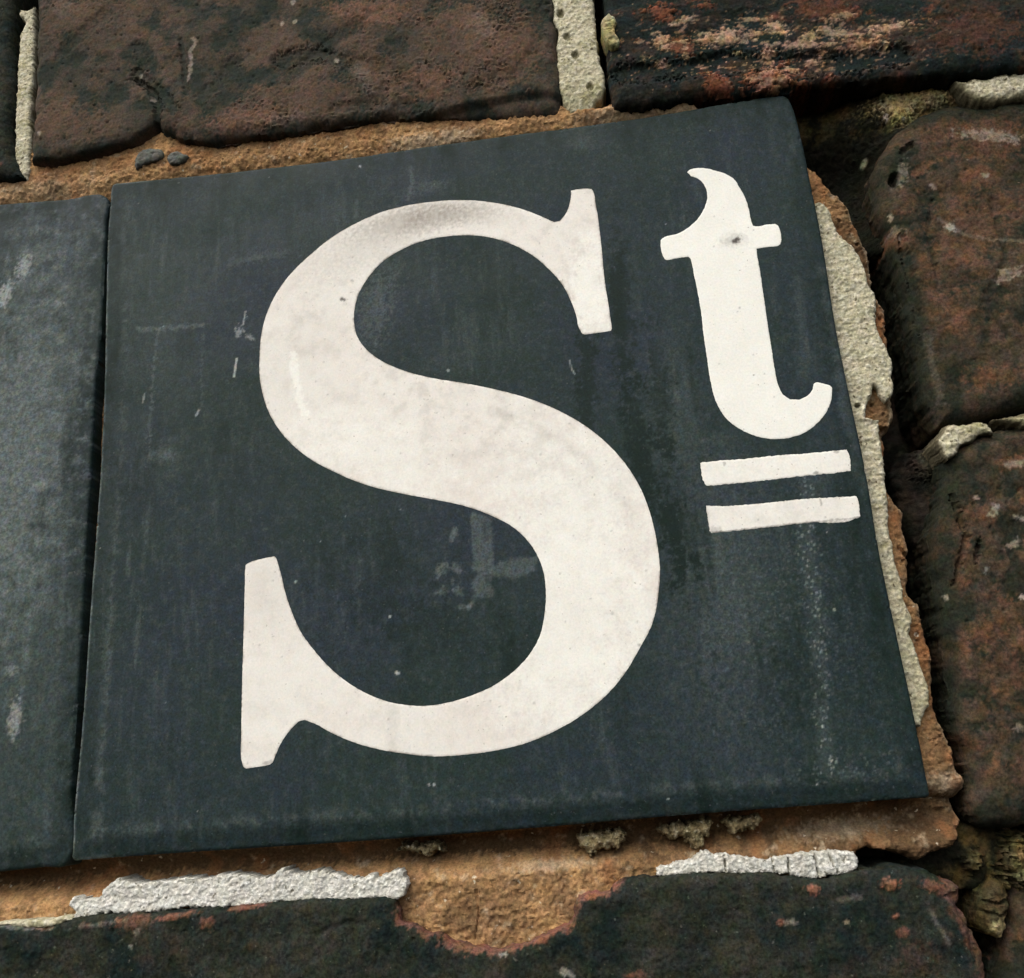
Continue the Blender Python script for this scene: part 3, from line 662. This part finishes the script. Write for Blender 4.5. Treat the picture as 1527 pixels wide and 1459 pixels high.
def r_strip(u, v, d, X, Y):
    r, a, b, c = grit(120, 0.9, 0.7)(u, v, d, X, Y)
    ys = np.clip(ss(740, 850, Y) * 0.6 + 0.3 * ss(360, 300, Y), 0, 1)
    mo = 0.8 * blob(X, Y, 1308, 757, 9, 4, 0, 0.5, fbm(u, v, 1, 2, 3)) + 0.8 * blob(X, Y, 1320, 812, 7, 4, 0, 0.5)
    gl = blob(X, Y, 1289, 614, 4, 10, 5, 0.4)
    notch = blob(X, Y, 1279, 605, 4, 3, 0, 0.5)
    step = ss(624, 630, Y) * ss(700, 640, Y)
    return r * 0.9 + 0.5 * gl - 0.8 * notch - 0.5 * step, np.clip(a * 0.5 + ys * 0.6 * ss(-0.2, 0.3, fbm(u, v, 2.5, 3, 121)) + mo, 0, 1), np.clip(b * (1 - ys) + gl, 0, 1), np.clip(c * 0.8 + notch, 0, 1)
slab('pointing', M_SAND, WALL, px=[(1212, 305), (1219, 301), (1230, 304), (1238, 315), (1243, 328), (1250, 345), (1262, 358), (1277, 372), (1285, 388), (1293, 407), (1297, 425), (1305, 437), (1307, 460), (1309, 490), (1315, 503), (1324, 522),
                                  (1331, 541), (1331, 562), (1333, 577), (1328, 592), (1321, 598), (1315, 590), (1310, 579), (1303, 573), (1300, 590), (1292, 606), (1290, 622), (1302, 624), (1311, 626), (1313, 645), (1316, 664), (1317, 680), (1319, 692),
                                  (1321, 720), (1324, 745), (1325, 770), (1327, 795), (1332, 815), (1336, 840), (1343, 860), (1347, 880), (1348, 895), (1358, 912), (1361, 925), (1357, 945), (1366, 965), (1372, 990), (1380, 1012), (1387, 1036), (1386, 1050), (1377, 1070), (1374, 1085), (1366, 1082),
                                  (1340, 1000), (1300, 830), (1260, 620), (1230, 480), (1200, 330)],
     wf=-2.4, wb=-8, er=0.8, ed=0.7, warp=0.4, wsc=1.6, res=0.2, relief=r_strip, seed=30, corner=70, label='long ragged strip of grey sandy pointing down the right side of the tile')

def r_white(s):
    def f(u, v, d, X, Y):
        r, a, b, c = grit(s, 0.75, 0.5, dk=0.08, lt=0.0)(u, v, d, X, Y)
        # upright cracks in the right hand strip
        cr = 0
        if s > 135:
            cr = stroke(X, Y, [(1175, 1280), (1177, 1305)], 1.6) + stroke(X, Y, [(1212, 1272), (1217, 1285), (1222, 1308)], 1.8) + stroke(X, Y, [(1236, 1268), (1240, 1285), (1250, 1302)], 1.8) + stroke(X, Y, [(1152, 1280), (1155, 1302)], 1.4) + stroke(X, Y, [(1080, 1276), (1083, 1300)], 1.2)
        cr = cr * ss(0.5, -0.2, FINE[0])
        return r - 0.9 * cr, np.clip(a * 0.35 + 0.45 * cr + 0.3 * ss(0.8, 0.2, d), 0, 1), b, c * 0.35
    return f
slab('pointing', M_LIME, WALL, px=[(100, 1350), (103, 1345), (108, 1339), (122, 1341), (142, 1340), (150, 1335), (154, 1325), (165, 1317), (173, 1312), (200, 1318), (230, 1315), (252, 1314), (275, 1309), (300, 1311), (333, 1305), (370, 1306), (400, 1309), (410, 1302), (421, 1296), (430, 1301), (455, 1303), (473, 1297), (485, 1302), (503, 1304),
                                  (525, 1309), (545, 1309), (552, 1304), (560, 1308), (580, 1303), (597, 1297), (603, 1306), (606, 1323), (600, 1338), (585, 1343), (560, 1341), (513, 1343), (475, 1343), (431, 1345), (400, 1347), (382, 1350), (340, 1353), (300, 1354), (283, 1353), (230, 1360), (189, 1363), (160, 1362), (125, 1369), (107, 1372), (112, 1360)],
     wf=-1.3, wb=-9, er=0.5, ed=0.4, warp=0.7, wsc=1.1, res=0.18, relief=r_white(130), seed=31, corner=70, label='crumbly white lime pointing under the left part of the S')
slab('pointing', M_LIME, WALL, px=[(977, 1308), (983, 1294), (1000, 1291), (1012, 1285), (1028, 1283), (1042, 1274), (1054, 1269), (1065, 1275), (1078, 1274), (1110, 1278), (1143, 1282), (1160, 1278), (1176, 1276), (1195, 1272), (1215, 1271), (1235, 1269), (1250, 1270), (1262, 1272), (1275, 1270), (1279, 1285), (1278, 1298), (1262, 1301),
                                  (1240, 1305), (1215, 1311), (1195, 1309), (1178, 1305), (1150, 1302), (1110, 1303), (1060, 1302), (1020, 1305)],
     wf=-1.3, wb=-9, er=0.5, ed=0.4, warp=0.6, wsc=1.1, res=0.18, relief=r_white(140), seed=32, corner=70, label='crumbly white lime pointing with upright cracks, under the right part of the tile')
slab('pointing', M_SAND, WALL, px=[(-60, 1384), (0, 1376), (30, 1373), (70, 1372), (100, 1368), (106, 1372), (70, 1383), (40, 1384), (0, 1381), (-60, 1392)],
     wf=0.2, wb=-8, er=0.6, ed=0.5, warp=0.3, wsc=1.5, res=0.22, relief=grit(150, 0.6, 0.8, dk=0.1), seed=33, corner=70, label='thin smear of pale pointing at the lower left edge')
for k, (pp, lb) in enumerate([
        ([(586, 1265), (600, 1260), (625, 1262), (640, 1258), (656, 1260), (660, 1270), (645, 1270), (640, 1276), (620, 1272), (600, 1268)], 'yellowish crumb of old mortar stuck below the middle of the tile'),
        ([(862, 1248), (880, 1242), (905, 1240), (930, 1238), (930, 1250), (920, 1266), (900, 1268), (880, 1278), (872, 1268), (864, 1260)], 'olive lump of old mortar below the tile, left of a paler one'),
        ([(980, 1238), (1000, 1230), (1030, 1226), (1062, 1222), (1062, 1236), (1052, 1252), (1054, 1262), (1040, 1268), (1028, 1258), (1018, 1250), (1000, 1250), (990, 1244)], 'ragged pale lump of old mortar below the tile with a hanging tip'),
        ([(1082, 1224), (1100, 1220), (1138, 1216), (1136, 1228), (1110, 1240), (1092, 1242)], 'flat crumb of old mortar below the right part of the tile')]):
    slab('mortar_crumb', M_CRUMB, WALL, px=pp, wf=-3.2, wb=-10, er=1.6, ed=1.8, warp=1.3, wsc=1.1, res=0.2,
         relief=grit(160 + 7 * k, 1.3, 0.7, dk=0.1, lt=-0.1), seed=40 + k, corner=70, label=lb)
for k, (pp, lb) in enumerate([
        ([(199, 238), (203, 228), (212, 221), (228, 219), (240, 222), (242, 229), (236, 235), (220, 239), (208, 245), (200, 249)], 'long grey stone bedded in the ochre mortar above the tile corner'),
        ([(247, 233), (252, 226), (262, 223), (272, 227), (280, 230), (274, 236), (262, 242), (252, 242)], 'round grey stone bedded in the ochre mortar, right of the long one')]):
    slab('stone', M_STONE, WALL, px=pp, wf=0.1, wb=-4, er=1.2, ed=0.6, warp=0.25, wsc=1.5, res=0.2,
         relief=lambda u, v, d, X, Y: (0.35 * fbm(u, v, 0.8, 4, 66, 0.65) - 0.3, 0 * u, 0 * u, 0 * u), seed=50 + k, corner=70, label=lb)

# ------------------------------------------------------------------ the tiles
def tile_surface(seed, shapes):
    def f(u, v, d, X, Y):
        m = fbm(u, v, 26, 3, seed); g = fbm(u, v, 1.0, 4, seed + 1, 0.65); g2 = fbm(u, v, 3.5, 4, seed + 2, 0.6)
        st = fbm(u, v * 0.12, 2.2, 4, seed + 3, 0.6)
        r = 0.22 * m + 0.02 * g - (0.10 + 0.5 * ss(9, 4, v)) * (1 - ss(0, 5.5, d)) ** 1.6
        # pale band inside the rim: dust, plus the curve's highlight put into colour
        band = np.exp(-((d - 4.6 - 0.6 * g2) / 1.1) ** 2) * ss(-0.25, 0.35, g2 + 0.5 * g) * 0.20
        light = band * 1.5 * np.clip(ss(11, 7, v) + ss(9, 6, u) * ss(-200, 100, u) + 0.12, 0, 1) + 0.08 * ss(0.10, 0.5, g2 + 0.6 * g) + 0.07 * ss(0.0, 0.4, fbm(u, v, 1.4, 4, seed + 9, 0.65)) + 0.02 * ss(90, 10, u) * ss(-0.3, 0.3, g2) + 0.10 * ss(0.0, 0.45, st) * ss(0.1, -0.3, fbm(u, v, 30, 2, seed + 14))
        dark = 0.5 * ss(0.05, 0.45, fbm(u, v * 0.22, 7, 4, seed + 4, 0.6)) + 0.35 * ss(0.1, 0.5, g2) + 0.3 * ss(0.0, 0.4, fbm(u, v, 1.6, 4, seed + 8, 0.65))
        white = 0 * u
        l, k, w = shapes(u, v, d, X, Y, g, g2, st)
        dark = dark + 0.55 * ss(8, 2.5, d) * ss(-0.5, 0.1, g2) - 0.15 + 0.2 * FINE[0]
        nick = ss(0.9, 0.2, d) * ss(0.28, 0.42, fbm(u, v, 1.7, 3, seed + 12, 0.6))
        return r - 0.35 * nick, np.clip(light + l + 0.25 * FINE[0] * ss(0, 0.3, light + l) + 0.3 * nick, 0, 1), np.clip(dark + k, 0, 1), np.clip(white + w, 0, 1)
    return f

def main_marks(u, v, d, X, Y, g, g2, st):
    l = 0; k = 0; w = 0
    # pale scuffs
    l = l + 0.38 * ss(-2, 3, poly_px(X, Y, [(702, 763), (733, 772), (737, 845), (732, 870), (738, 884), (735, 892), (712, 893), (700, 910), (694, 906), (708, 884), (703, 870), (712, 855), (704, 850), (706, 835), (703, 815)]) + 3 * g) * (0.75 + 0.5 * g2)
    l = l + 0.27 * ss(-3, 4, poly_px(X, Y, [(728, 850), (740, 842), (770, 832), (802, 830), (800, 850), (775, 862), (750, 862), (730, 858)]) + 6 * g)
    for a in [(676, 798, 5, 10, 25, .45), (658, 850, 7, 12, 30, .38), (680, 847, 6, 9, -50, .4), (660, 882, 10, 6, -10, .35), (683, 882, 7, 6, 0, .4), (686, 905, 8, 4, 0, .35), (675, 868, 2, 6, 0, .3),
              (238, 679, 20, 9, -10, .25), (248, 282, 0, 0, 0, 0), (700, 905, 3, 6, 30, .4), (240, 690, 30, 30, 0, .05), (250, 480, 60, 100, 0, .07), (420, 350, 90, 30, -20, .05)]:
        if a[2]: l = l + a[5] * blob(X, Y, a[0], a[1], a[2], a[3], a[4], 0.45, 1.2 * g)
    l = l + 0.30 * stroke(X, Y, [(208, 491), (232, 491), (300, 485)], 3.2, 2.2 * g) + 0.22 * stroke(X, Y, [(236, 490), (230, 540), (226, 600), (222, 660)], 2.6, 3.0 * g + 0.3)
    l = l + 0.15 * stroke(X, Y, [(304, 500), (300, 560), (302, 600), (296, 615)], 2.6, 3.2 * g + 0.5) + 0.13 * stroke(X, Y, [(345, 392), (400, 380), (420, 378)], 5, 3.2 * g)
    w = w + 0.7 * stroke(X, Y, [(353, 535), (349, 562)], 1.5) + 0.5 * stroke(X, Y, [(366, 465), (362, 485)], 1.1, g) + 0.45 * stroke(X, Y, [(850, 538), (852, 550), (857, 558)], 0.9)
    w = w + 0.5 * stroke(X, Y, [(296, 612), (292, 620)], 1.4, g) + 0.35 * blob(X, Y, 356, 494, 5, 7, 20, 0.4, 2 * g) + 0.3 * blob(X, Y, 372, 503, 6, 3, 30, 0.4, 2 * g) + 0.3 * stroke(X, Y, [(215, 588), (213, 600)], 1.3, g)
    l = l + 0.2 * stroke(X, Y, [(612, 250), (615, 275), (608, 298)], 3, 1.0 * g) + 0.16 * blob(X, Y, 640, 278, 26, 8, -10, 0.5, 1.5 * g) + 0.14 * stroke(X, Y, [(532, 300), (530, 322)], 3, 1.4 * g)
    l = l + 0.16 * blob(X, Y, 865, 208, 18, 14, 0, 0.5, 1.6 * g) + 0.12 * blob(X, Y, 180, 352, 9, 6, 0, 0.5, g)
    l = l + 0.22 * blob(X, Y, 560, 455, 22, 50, 10, 0.5, 2.4 * g)
    # pale lime run down the right hand side, speckled
    run = stroke(X, Y, [(1208, 700), (1203, 800), (1214, 900), (1222, 1000), (1226, 1075), (1236, 1140)], 13, 0.9 * g2)
    c, ci = cells(u, v, 0.75, 333)
    sp = (ci > 0.62) * (1 - ss(0.2, 0.42, c))
    l = l + run * (0.12 + 0.6 * sp) + 0.22 * sp * blob(X, Y, 1180, 950, 120, 170, 0, 0.6, 0.8 * g2) + 0.30 * sp * blob(X, Y, 1270, 1150, 80, 28, -5, 0.6, 0.8 * g2)
    l = l + 0.13 * stroke(X, Y, [(1225, 400), (1240, 470), (1262, 600), (1285, 720)], 10, 0.9 * g2) + 0.10 * stroke(X, Y, [(1190, 420), (1200, 560)], 8, 1.2 * g2)
    l = l + 0.15 * blob(X, Y, 1075, 900, 75, 190, 0, 0.7, g2) * (1 + g) + 0.10 * blob(X, Y, 1010, 620, 35, 120, -6, 0.7, g2) + 0.10 * ss(0.0, 0.4, st) * blob(X, Y, 160, 1000, 60, 320, 3, 0.6)
    # worn rim of the left edge and a hair of clay at the bottom edge
    l = l + 0.85 * ss(0.75, 0.25, d) * ss(14, 5, u) + 0.35 * ss(0.6, 0.2, d) * ss(3, 1.5, v) * ss(-0.2, 0.3, g2 + g) * ss(60, 100, u)
    l = l + 0.12 * np.exp(-((u - 4.6) / 1.3) ** 2) * ss(-0.3, 0.4, g2) * ss(120, 60, v)  # inner line of dust and pillow highlight, the highlight painted as colour
    # specks
    c, ci = cells(u, v, 5.5, 334)
    w = w + 0.4 * (ci > 0.95) * (1 - ss(0.015, 0.035, c))
    for x, y in [(997, 1192), (1217, 1170), (1240, 1135), (440, 867), (590, 1003), (593, 1004), (582, 920), (640, 1170), (1244, 909), (537, 249), (647, 1170), (1227, 1083), (668, 553)]:
        w = w + 0.6 * blob(X, Y, x, y, 1.9, 1.9, 0, 0.4, g)
    # dark drip stains
    for a in [(875, 560, 13, 95, 0, 1), (925, 470, 18, 110, -3, .8), (945, 640, 16, 80, -5, .85), (985, 600, 16, 90, -4, .8), (965, 700, 14, 60, -8, .9), (1005, 800, 14, 60, -8, .8), (1010, 760, 40, 90, -8, .35), (1030, 950, 20, 140, -8, .4), (1190, 1000, 30, 120, 0, .45), (1290, 950, 26, 120, 0, .45), (1130, 1020, 60, 60, 0, .3), (560, 860, 60, 60, 0, .35), (650, 940, 70, 40, 0, .35), (780, 980, 40, 40, 0, .4), (600, 650, 0, 0, 0, 0), (1035, 835, 6, 6, 0, .6), (700, 640, 0, 0, 0, 0)]:
        if a[2]: k = k + a[5] * blob(X, Y, a[0], a[1], a[2], a[3], a[4], 0.5, 1.8 * g2 + 1.2 * g)
    k = k + 0.4 * blob(X, Y, 620, 900, 90, 80, 0, 0.6, 1.5 * g2) * ss(-0.1, 0.3, g)
    return l, k, w

T_PX = [(171, 273), (178, 272), (205, 269.5), (250, 265), (340, 256), (430, 246), (500, 238), (600, 223), (697, 209), (829, 192), (920, 180), (1000, 168), (1103, 150), (1155, 142.5), (1168, 141.5), (1176, 146), (1182, 158), (1193, 196),
        (1207, 262), (1224, 345), (1249, 498), (1272, 610), (1292, 705), (1313, 829), (1328, 900), (1357, 1034), (1375, 1120), (1384, 1162), (1387.5, 1180), (1388, 1186), (1385, 1189.5), (1375, 1190.5), (1350, 1192), (1320, 1194), (1250, 1199), (1045, 1214), (848, 1231), (627, 1249), (431, 1262), (340, 1268), (260, 1273), (190, 1278), (140, 1281.5), (116, 1283.5), (107, 1283.5),
        (104, 1280.5), (104.3, 1272), (106, 1245), (110, 1200), (119.5, 1100), (131, 939), (139.6, 824), (149, 695), (154.5, 568), (157.5, 440), (158.5, 381), (162, 317), (163.8, 298), (165, 282), (167, 275.5)]
slab('tile_body', M_TILE, TILE, px=T_PX, wf=0, wb=-11, er=0.7, ed=0.45, warp=0.04, wsc=4, res=0.27, relief=tile_surface(600, main_marks), seed=60, corner=60, sharp=50)

def left_marks(u, v, d, X, Y, g, g2, st):
    n = g2 + 0.6 * g
    l = 0.46 * blob(X, Y, 22, 660, 78, 270, 8, 0.7, 1.1 * n) * (0.6 + 0.9 * ss(-0.3, 0.3, g)) + 0.12 * blob(X, Y, 90, 365, 60, 25, -30, 0.6, 1.4 * n)  # first patch puts the sky's sheen on the glaze into the colour
    l = l + 0.2 * blob(X, Y, 85, 452, 8, 7, 0, 0.5, g) + 0.14 * blob(X, Y, 30, 950, 90, 300, 0, 0.8, n)
    w = 0.45 * blob(X, Y, 7, 440, 8, 18, 25, 0.5, 1.2 * g) + 0.35 * blob(X, Y, 35, 398, 8, 16, 20, 0.5, 1.4 * g) + 0.35 * blob(X, Y, 22, 1072, 9, 24, 8, 0.4, 0.9 * g) + 0.2 * blob(X, Y, 17, 1001, 8, 6, 0, 0.5, g)
    w = w + 0.2 * blob(X, Y, 88, 452, 5, 4, 0, 0.5, g) + 0.18 * blob(X, Y, 62, 725, 8, 7, 0, 0.5, g)
    return l, 0, w
L_TR = [(158, 289), (152, 290.5), (100, 295), (0, 303), (-100, 313)]
L_BL = [(-100, 1313), (0, 1302), (60, 1296), (96, 1291), (99, 1284)]
tl = at(-100, 313); bl = at(-100, 1313)
P = [at(x, y) for x, y in [(99, 1282), (104, 1180), (109.5, 1100), (122, 910), (128, 795), (135, 690), (141, 568), (150, 481), (153, 418), (157, 329), (158.5, 294), (154, 290.5), (100, 295), (0, 303), (-100, 313)]]
P += [(P[-1][0] - 130, P[-1][1] - 1.0)]
Q = [at(x, y) for x, y in [(-100, 1310), (0, 1301), (60, 1294), (94, 1290)]]
P += [(P[-1][0] + 0.5, Q[0][1] - 0.5)] + Q
lt = slab('blank_tile', M_TILE, None, uv=P, wf=-0.2, wb=-11, er=0.7, ed=0.45, warp=0.04, wsc=4, res=0.35, relief=tile_surface(700, left_marks), seed=61, corner=55, sharp=50)
lt['label'] = 'plain dark grey tile with chalky smears, butted against the left side of the lettered tile'
lt['category'] = 'tile'

# ------------------------------------------------------------------ letters, inlaid and a hair proud of the glaze
def let_surface(seed, marks):
    def f(u, v, d, X, Y):
        m = fbm(u, v, 26, 3, 600); g = fbm(u, v, 1.0, 4, seed + 1, 0.65); g2 = fbm(u, v, 4, 4, seed + 2, 0.6)
        r = 0.22 * m + 0.02 * g
        a, b, c = marks(X, Y, g, g2)
        edge = ss(0.30, 0.05, d) * ss(-0.3, 0.3, g2 + 0.6 * g) * 0.75
        cc, ci = cells(u, v, 3.0, seed + 5)
        spk = (ci > 0.88) * (1 - ss(0.04, 0.09, cc)) * 0.35
        return r, np.clip(a + edge + 0.09 * ss(0.0, 0.45, g2 + 0.5 * g) + 0.06 * FINE[0], 0, 1), np.clip(b + 0.22 * ss(-0.1, 0.4, -g2), 0, 1), np.clip(c + spk, 0, 1)
    return f
def s_marks(X, Y, g, g2):
    n = 0.8 * g2 + 0.4 * g
    a = 0.42 * blob(X, Y, 640, 325, 95, 17, -10, 0.7, n) + 0.30 * blob(X, Y, 580, 345, 110, 30, -28, 0.8, n) + 0.22 * blob(X, Y, 700, 322, 70, 14, 4, 0.8, n)
    a = a + 0.10 * ss(0.0, 0.4, g2) * ss(760, 420, Y) + 0.12 * blob(X, Y, 700, 620, 160, 60, 25, 0.8, n) * ss(-0.1, 0.4, g2)
    a = a + 0.15 * stroke(X, Y, [(734, 612), (798, 638), (850, 668), (900, 712), (945, 770)], 8, 1.3 * n) + 0.14 * blob(X, Y, 400, 880, 30, 60, 0, 0.6, n) + 0.16 * stroke(X, Y, [(585, 1055), (586, 1120)], 9, n) + 0.10 * blob(X, Y, 450, 480, 70, 110, 20, 0.7, n)
    b = 0.75 * stroke(X, Y, [(437, 530), (441, 565), (448, 600), (455, 618)], 6, 1.2 * g) + 0.6 * blob(X, Y, 850, 900, 110, 190, 0, 0.6, n) + 0.7 * blob(X, Y, 880, 430, 30, 60, 0, 0.5, n) + 0.4 * blob(X, Y, 570, 680, 90, 40, 20, 0.6, n)
    c = 0.9 * blob(X, Y, 511, 447, 4.5, 2.6, 20, 0.4, g) + 0.4 * blob(X, Y, 525, 419, 2, 2, 0, 0.4) + 0.5 * blob(X, Y, 400, 1137, 7, 2.5, -10, 0.5, g) + 0.4 * blob(X, Y, 953, 962, 2.6, 2.2, 0, 0.4) + 0.3 * blob(X, Y, 913, 915, 2.6, 2.6, 0, 0.4)
    return a, b, c
S_PX = [(851.3, 284.5), (857, 283.3), (877, 281.5), (882, 282), (884.8, 286), (887.5, 300), (890.4, 316.7), (896.6, 366), (901.5, 418), (907.7, 457), (912.4, 490), (911, 493.5), (893, 496.5), (871.5, 499), (868, 497.5), (863.3, 489), (859.6, 472), (849.7, 445), (837.4, 422.8), (820, 403), (798, 383.4), (773.2, 368.6), (748.6, 358.7), (721.4, 352.5),
        (689.3, 350.8), (660.8, 353), (623.7, 361.2), (594, 374.7), (569.5, 390.8), (549.7, 413), (536.2, 435.2), (529.3, 457.4), (528, 482), (532.5, 501.8), (541, 515.4), (559.6, 532.6), (584.3, 546.2), (606.5, 554.6), (646, 564.5),
        (696.7, 572.6), (751, 583.9), (800.4, 598.7), (837.4, 614.7), (874.4, 636.5), (904, 660.4), (931.1, 690), (953.3, 724.5), (968.2, 761.5), (979, 806), (984, 850), (981.7, 886), (972.5, 930.8), (953.3, 967.8), (933.6, 1001.3), (906.5, 1034.4),
        (869.5, 1065.5), (832.5, 1087.7), (788, 1107.2), (738.7, 1119.5), (689.3, 1126), (640, 1128), (596.6, 1123.2), (562, 1117), (527.5, 1107.2), (493, 1092.4), (470.8, 1080), (453.5, 1073.4), (445.5, 1075.8), (433.8, 1087.4), (419, 1108.4), (406.6, 1136.8), (401.5, 1141), (390, 1143),
        (367, 1146.6), (363, 1144), (361, 1138), (359.7, 1096), (360.8, 1022), (363, 938.2), (364.8, 874), (365.4, 848), (366, 843), (369.6, 840.2), (389.3, 833.8), (408.5, 829.8), (411.5, 832), (417.7, 851.8), (425, 883.9), (436.2, 916), (448.6, 943), (468.3, 970.2), (493, 997.4), (522.6, 1020.8),
        (550, 1036), (576.9, 1046.2), (599, 1050.7), (633.6, 1052.9), (665.7, 1048.5), (700, 1038.6), (736.2, 1022.5), (763.4, 1003.6), (788, 978), (805, 948), (812.2, 915), (814, 882), (810.2, 851.8), (799.5, 825), (781.5, 800.5), (763.4, 785), (738.7, 771.8), (711.6, 760.5), (677, 750.7), (644, 744.3), (599, 736.2), (542.3, 722),
        (500.4, 704.8), (458.4, 681.6), (426.4, 653.5), (404.2, 622), (392.5, 591.3), (387.2, 561.7), (387.3, 526), (390.6, 494), (399.2, 463.5), (416.5, 430.2), (438.7, 402.3), (463.4, 379.2), (493, 355.5), (527.5, 335), (562, 319.2), (606.5, 306.9), (648.4, 300.6), (689.3, 298.5), (733.8, 301.8), (773.2, 310.2),
        (802.8, 321.2), (826.3, 331.8), (835, 329.8), (843.6, 319.2), (849.3, 304.4), (851.4, 292)]
slab('letter', M_LET, TILE, px=S_PX, wf=0.06, wb=-1.5, er=0.25, ed=0.05, warp=0.07, wsc=0.9, res=0.25, relief=let_surface(800, s_marks), seed=70, corner=26, sharp=60,
     label='large cream serif capital S')
def t_marks(X, Y, g, g2):
    b = 0.85 * (0 * X + 1)
    c = 0.75 * blob(X, Y, 1098, 359, 6, 3.5, -25, 0.6, 0.8 * g) + 0.35 * blob(X, Y, 1094, 358, 16, 8, -10, 0.9, 0.6 * g) + 0.4 * blob(X, Y, 1103, 459, 1.8, 1.8, 0, 0.4)
    return 0.06 * blob(X, Y, 1060, 300, 40, 60, 0, 0.6, g2), b, c
T2_PX = [(1025, 257), (1028, 254), (1035, 251.8), (1049, 251), (1066.9, 254.6), (1084.7, 260.5), (1095.8, 268.3), (1102.5, 279), (1108.5, 289), (1112.5, 297.9), (1117, 313.5), (1120.8, 331.3), (1123, 337), (1129, 337.8), (1143, 335.3), (1156, 334.4), (1160, 336.5), (1162.3, 342), (1164.6, 361), (1163.5, 365), (1160.4, 366.7),
         (1145, 368.5), (1128, 371), (1129, 380), (1132.6, 400.3), (1139.2, 444.8), (1147.4, 500), (1151.3, 524), (1155.7, 552.6), (1161.2, 575.7), (1167.8, 588.2), (1177.7, 595.6), (1193, 596.2), (1206.2, 588.7), (1212, 581), (1213, 573.5), (1215.5, 571), (1219.3, 570), (1238, 574.8), (1240.8, 578), (1240.2, 594.3), (1232.5, 614), (1219.3, 630.5),
         (1201.8, 644.3), (1182, 651.8), (1160, 654.9), (1131.6, 651.5), (1105.3, 640.8), (1083.3, 624.5), (1069, 602), (1059.2, 565.8), (1053.7, 528.5), (1049.3, 500), (1045.7, 467), (1040, 433.7), (1034.5, 407), (1032.5, 396), (1030.5, 387), (1026.5, 382.6), (1010, 385), (994.5, 388), (991.5, 386.5), (989, 382), (985, 364.7), (985.5, 358), (989, 354.8),
         (1011.2, 348), (1026.8, 339), (1042.4, 323.6), (1051.3, 308), (1054.9, 291.2), (1051.3, 278), (1043, 268), (1037, 265), (1030.5, 263)]
slab('letter', M_LET, TILE, px=T2_PX, wf=0.06, wb=-1.5, er=0.25, ed=0.05, warp=0.10, wsc=0.9, res=0.2, relief=let_surface(830, t_marks), seed=71, corner=28, sharp=60,
     label='small raised cream lower case t')
def bar_marks(s):
    def f(X, Y, g, g2):
        c = 0 * X
        if s == 1:
            c = 0.6 * blob(X, Y, 1217, 705.5, 3.5, 2.5, 20, 0.5, g) + 0.4 * blob(X, Y, 1080, 692, 2, 3, 0, 0.5, g) + 0.5 * blob(X, Y, 1247, 673.5, 4, 2, 0, 0.5, g)
        else:
            c = 0.5 * blob(X, Y, 1224, 749, 1.5, 5, -15, 0.5, g) + 0.5 * stroke(X, Y, [(1062, 795), (1150, 786), (1282, 772)], 2.2, 1.2 * g + 0.3) + 0.3 * blob(X, Y, 1066, 790, 8, 5, 0, 0.5, g)
        return 0.12 * ss(0, 0.5, g2), 0.55 - 0.2 * (s == 2), c
    return f
slab('underline_bar', M_LET, TILE, px=[(1043.5, 690.5), (1068, 688), (1107, 685), (1150, 680.5), (1200, 676.5), (1262.5, 671), (1264.5, 674), (1269, 702), (1240, 706), (1200, 710), (1150, 715.5), (1100, 721), (1054, 725), (1051.5, 722)],
     wf=0.06, wb=-1.5, er=0.25, ed=0.05, warp=0.22, wsc=0.9, res=0.2, relief=let_surface(850, bar_marks(1)), seed=72, corner=30, sharp=60, label='upper cream bar under the t')
slab('underline_bar', M_LET, TILE, px=[(1053, 754.5), (1070, 755), (1107, 753.5), (1150, 749.5), (1200, 744.5), (1277.5, 740.2), (1279.5, 745), (1282.5, 770.5), (1278, 773), (1200, 780), (1150, 786), (1100, 791.5), (1062, 795.3), (1058, 791)],
     wf=0.06, wb=-1.5, er=0.25, ed=0.05, warp=0.22, wsc=0.9, res=0.2, relief=let_surface(860, bar_marks(2)), seed=73, corner=30, sharp=60, label='lower cream bar under the t')
print('verts', sum(len(m.vertices) for m in bpy.data.meshes))
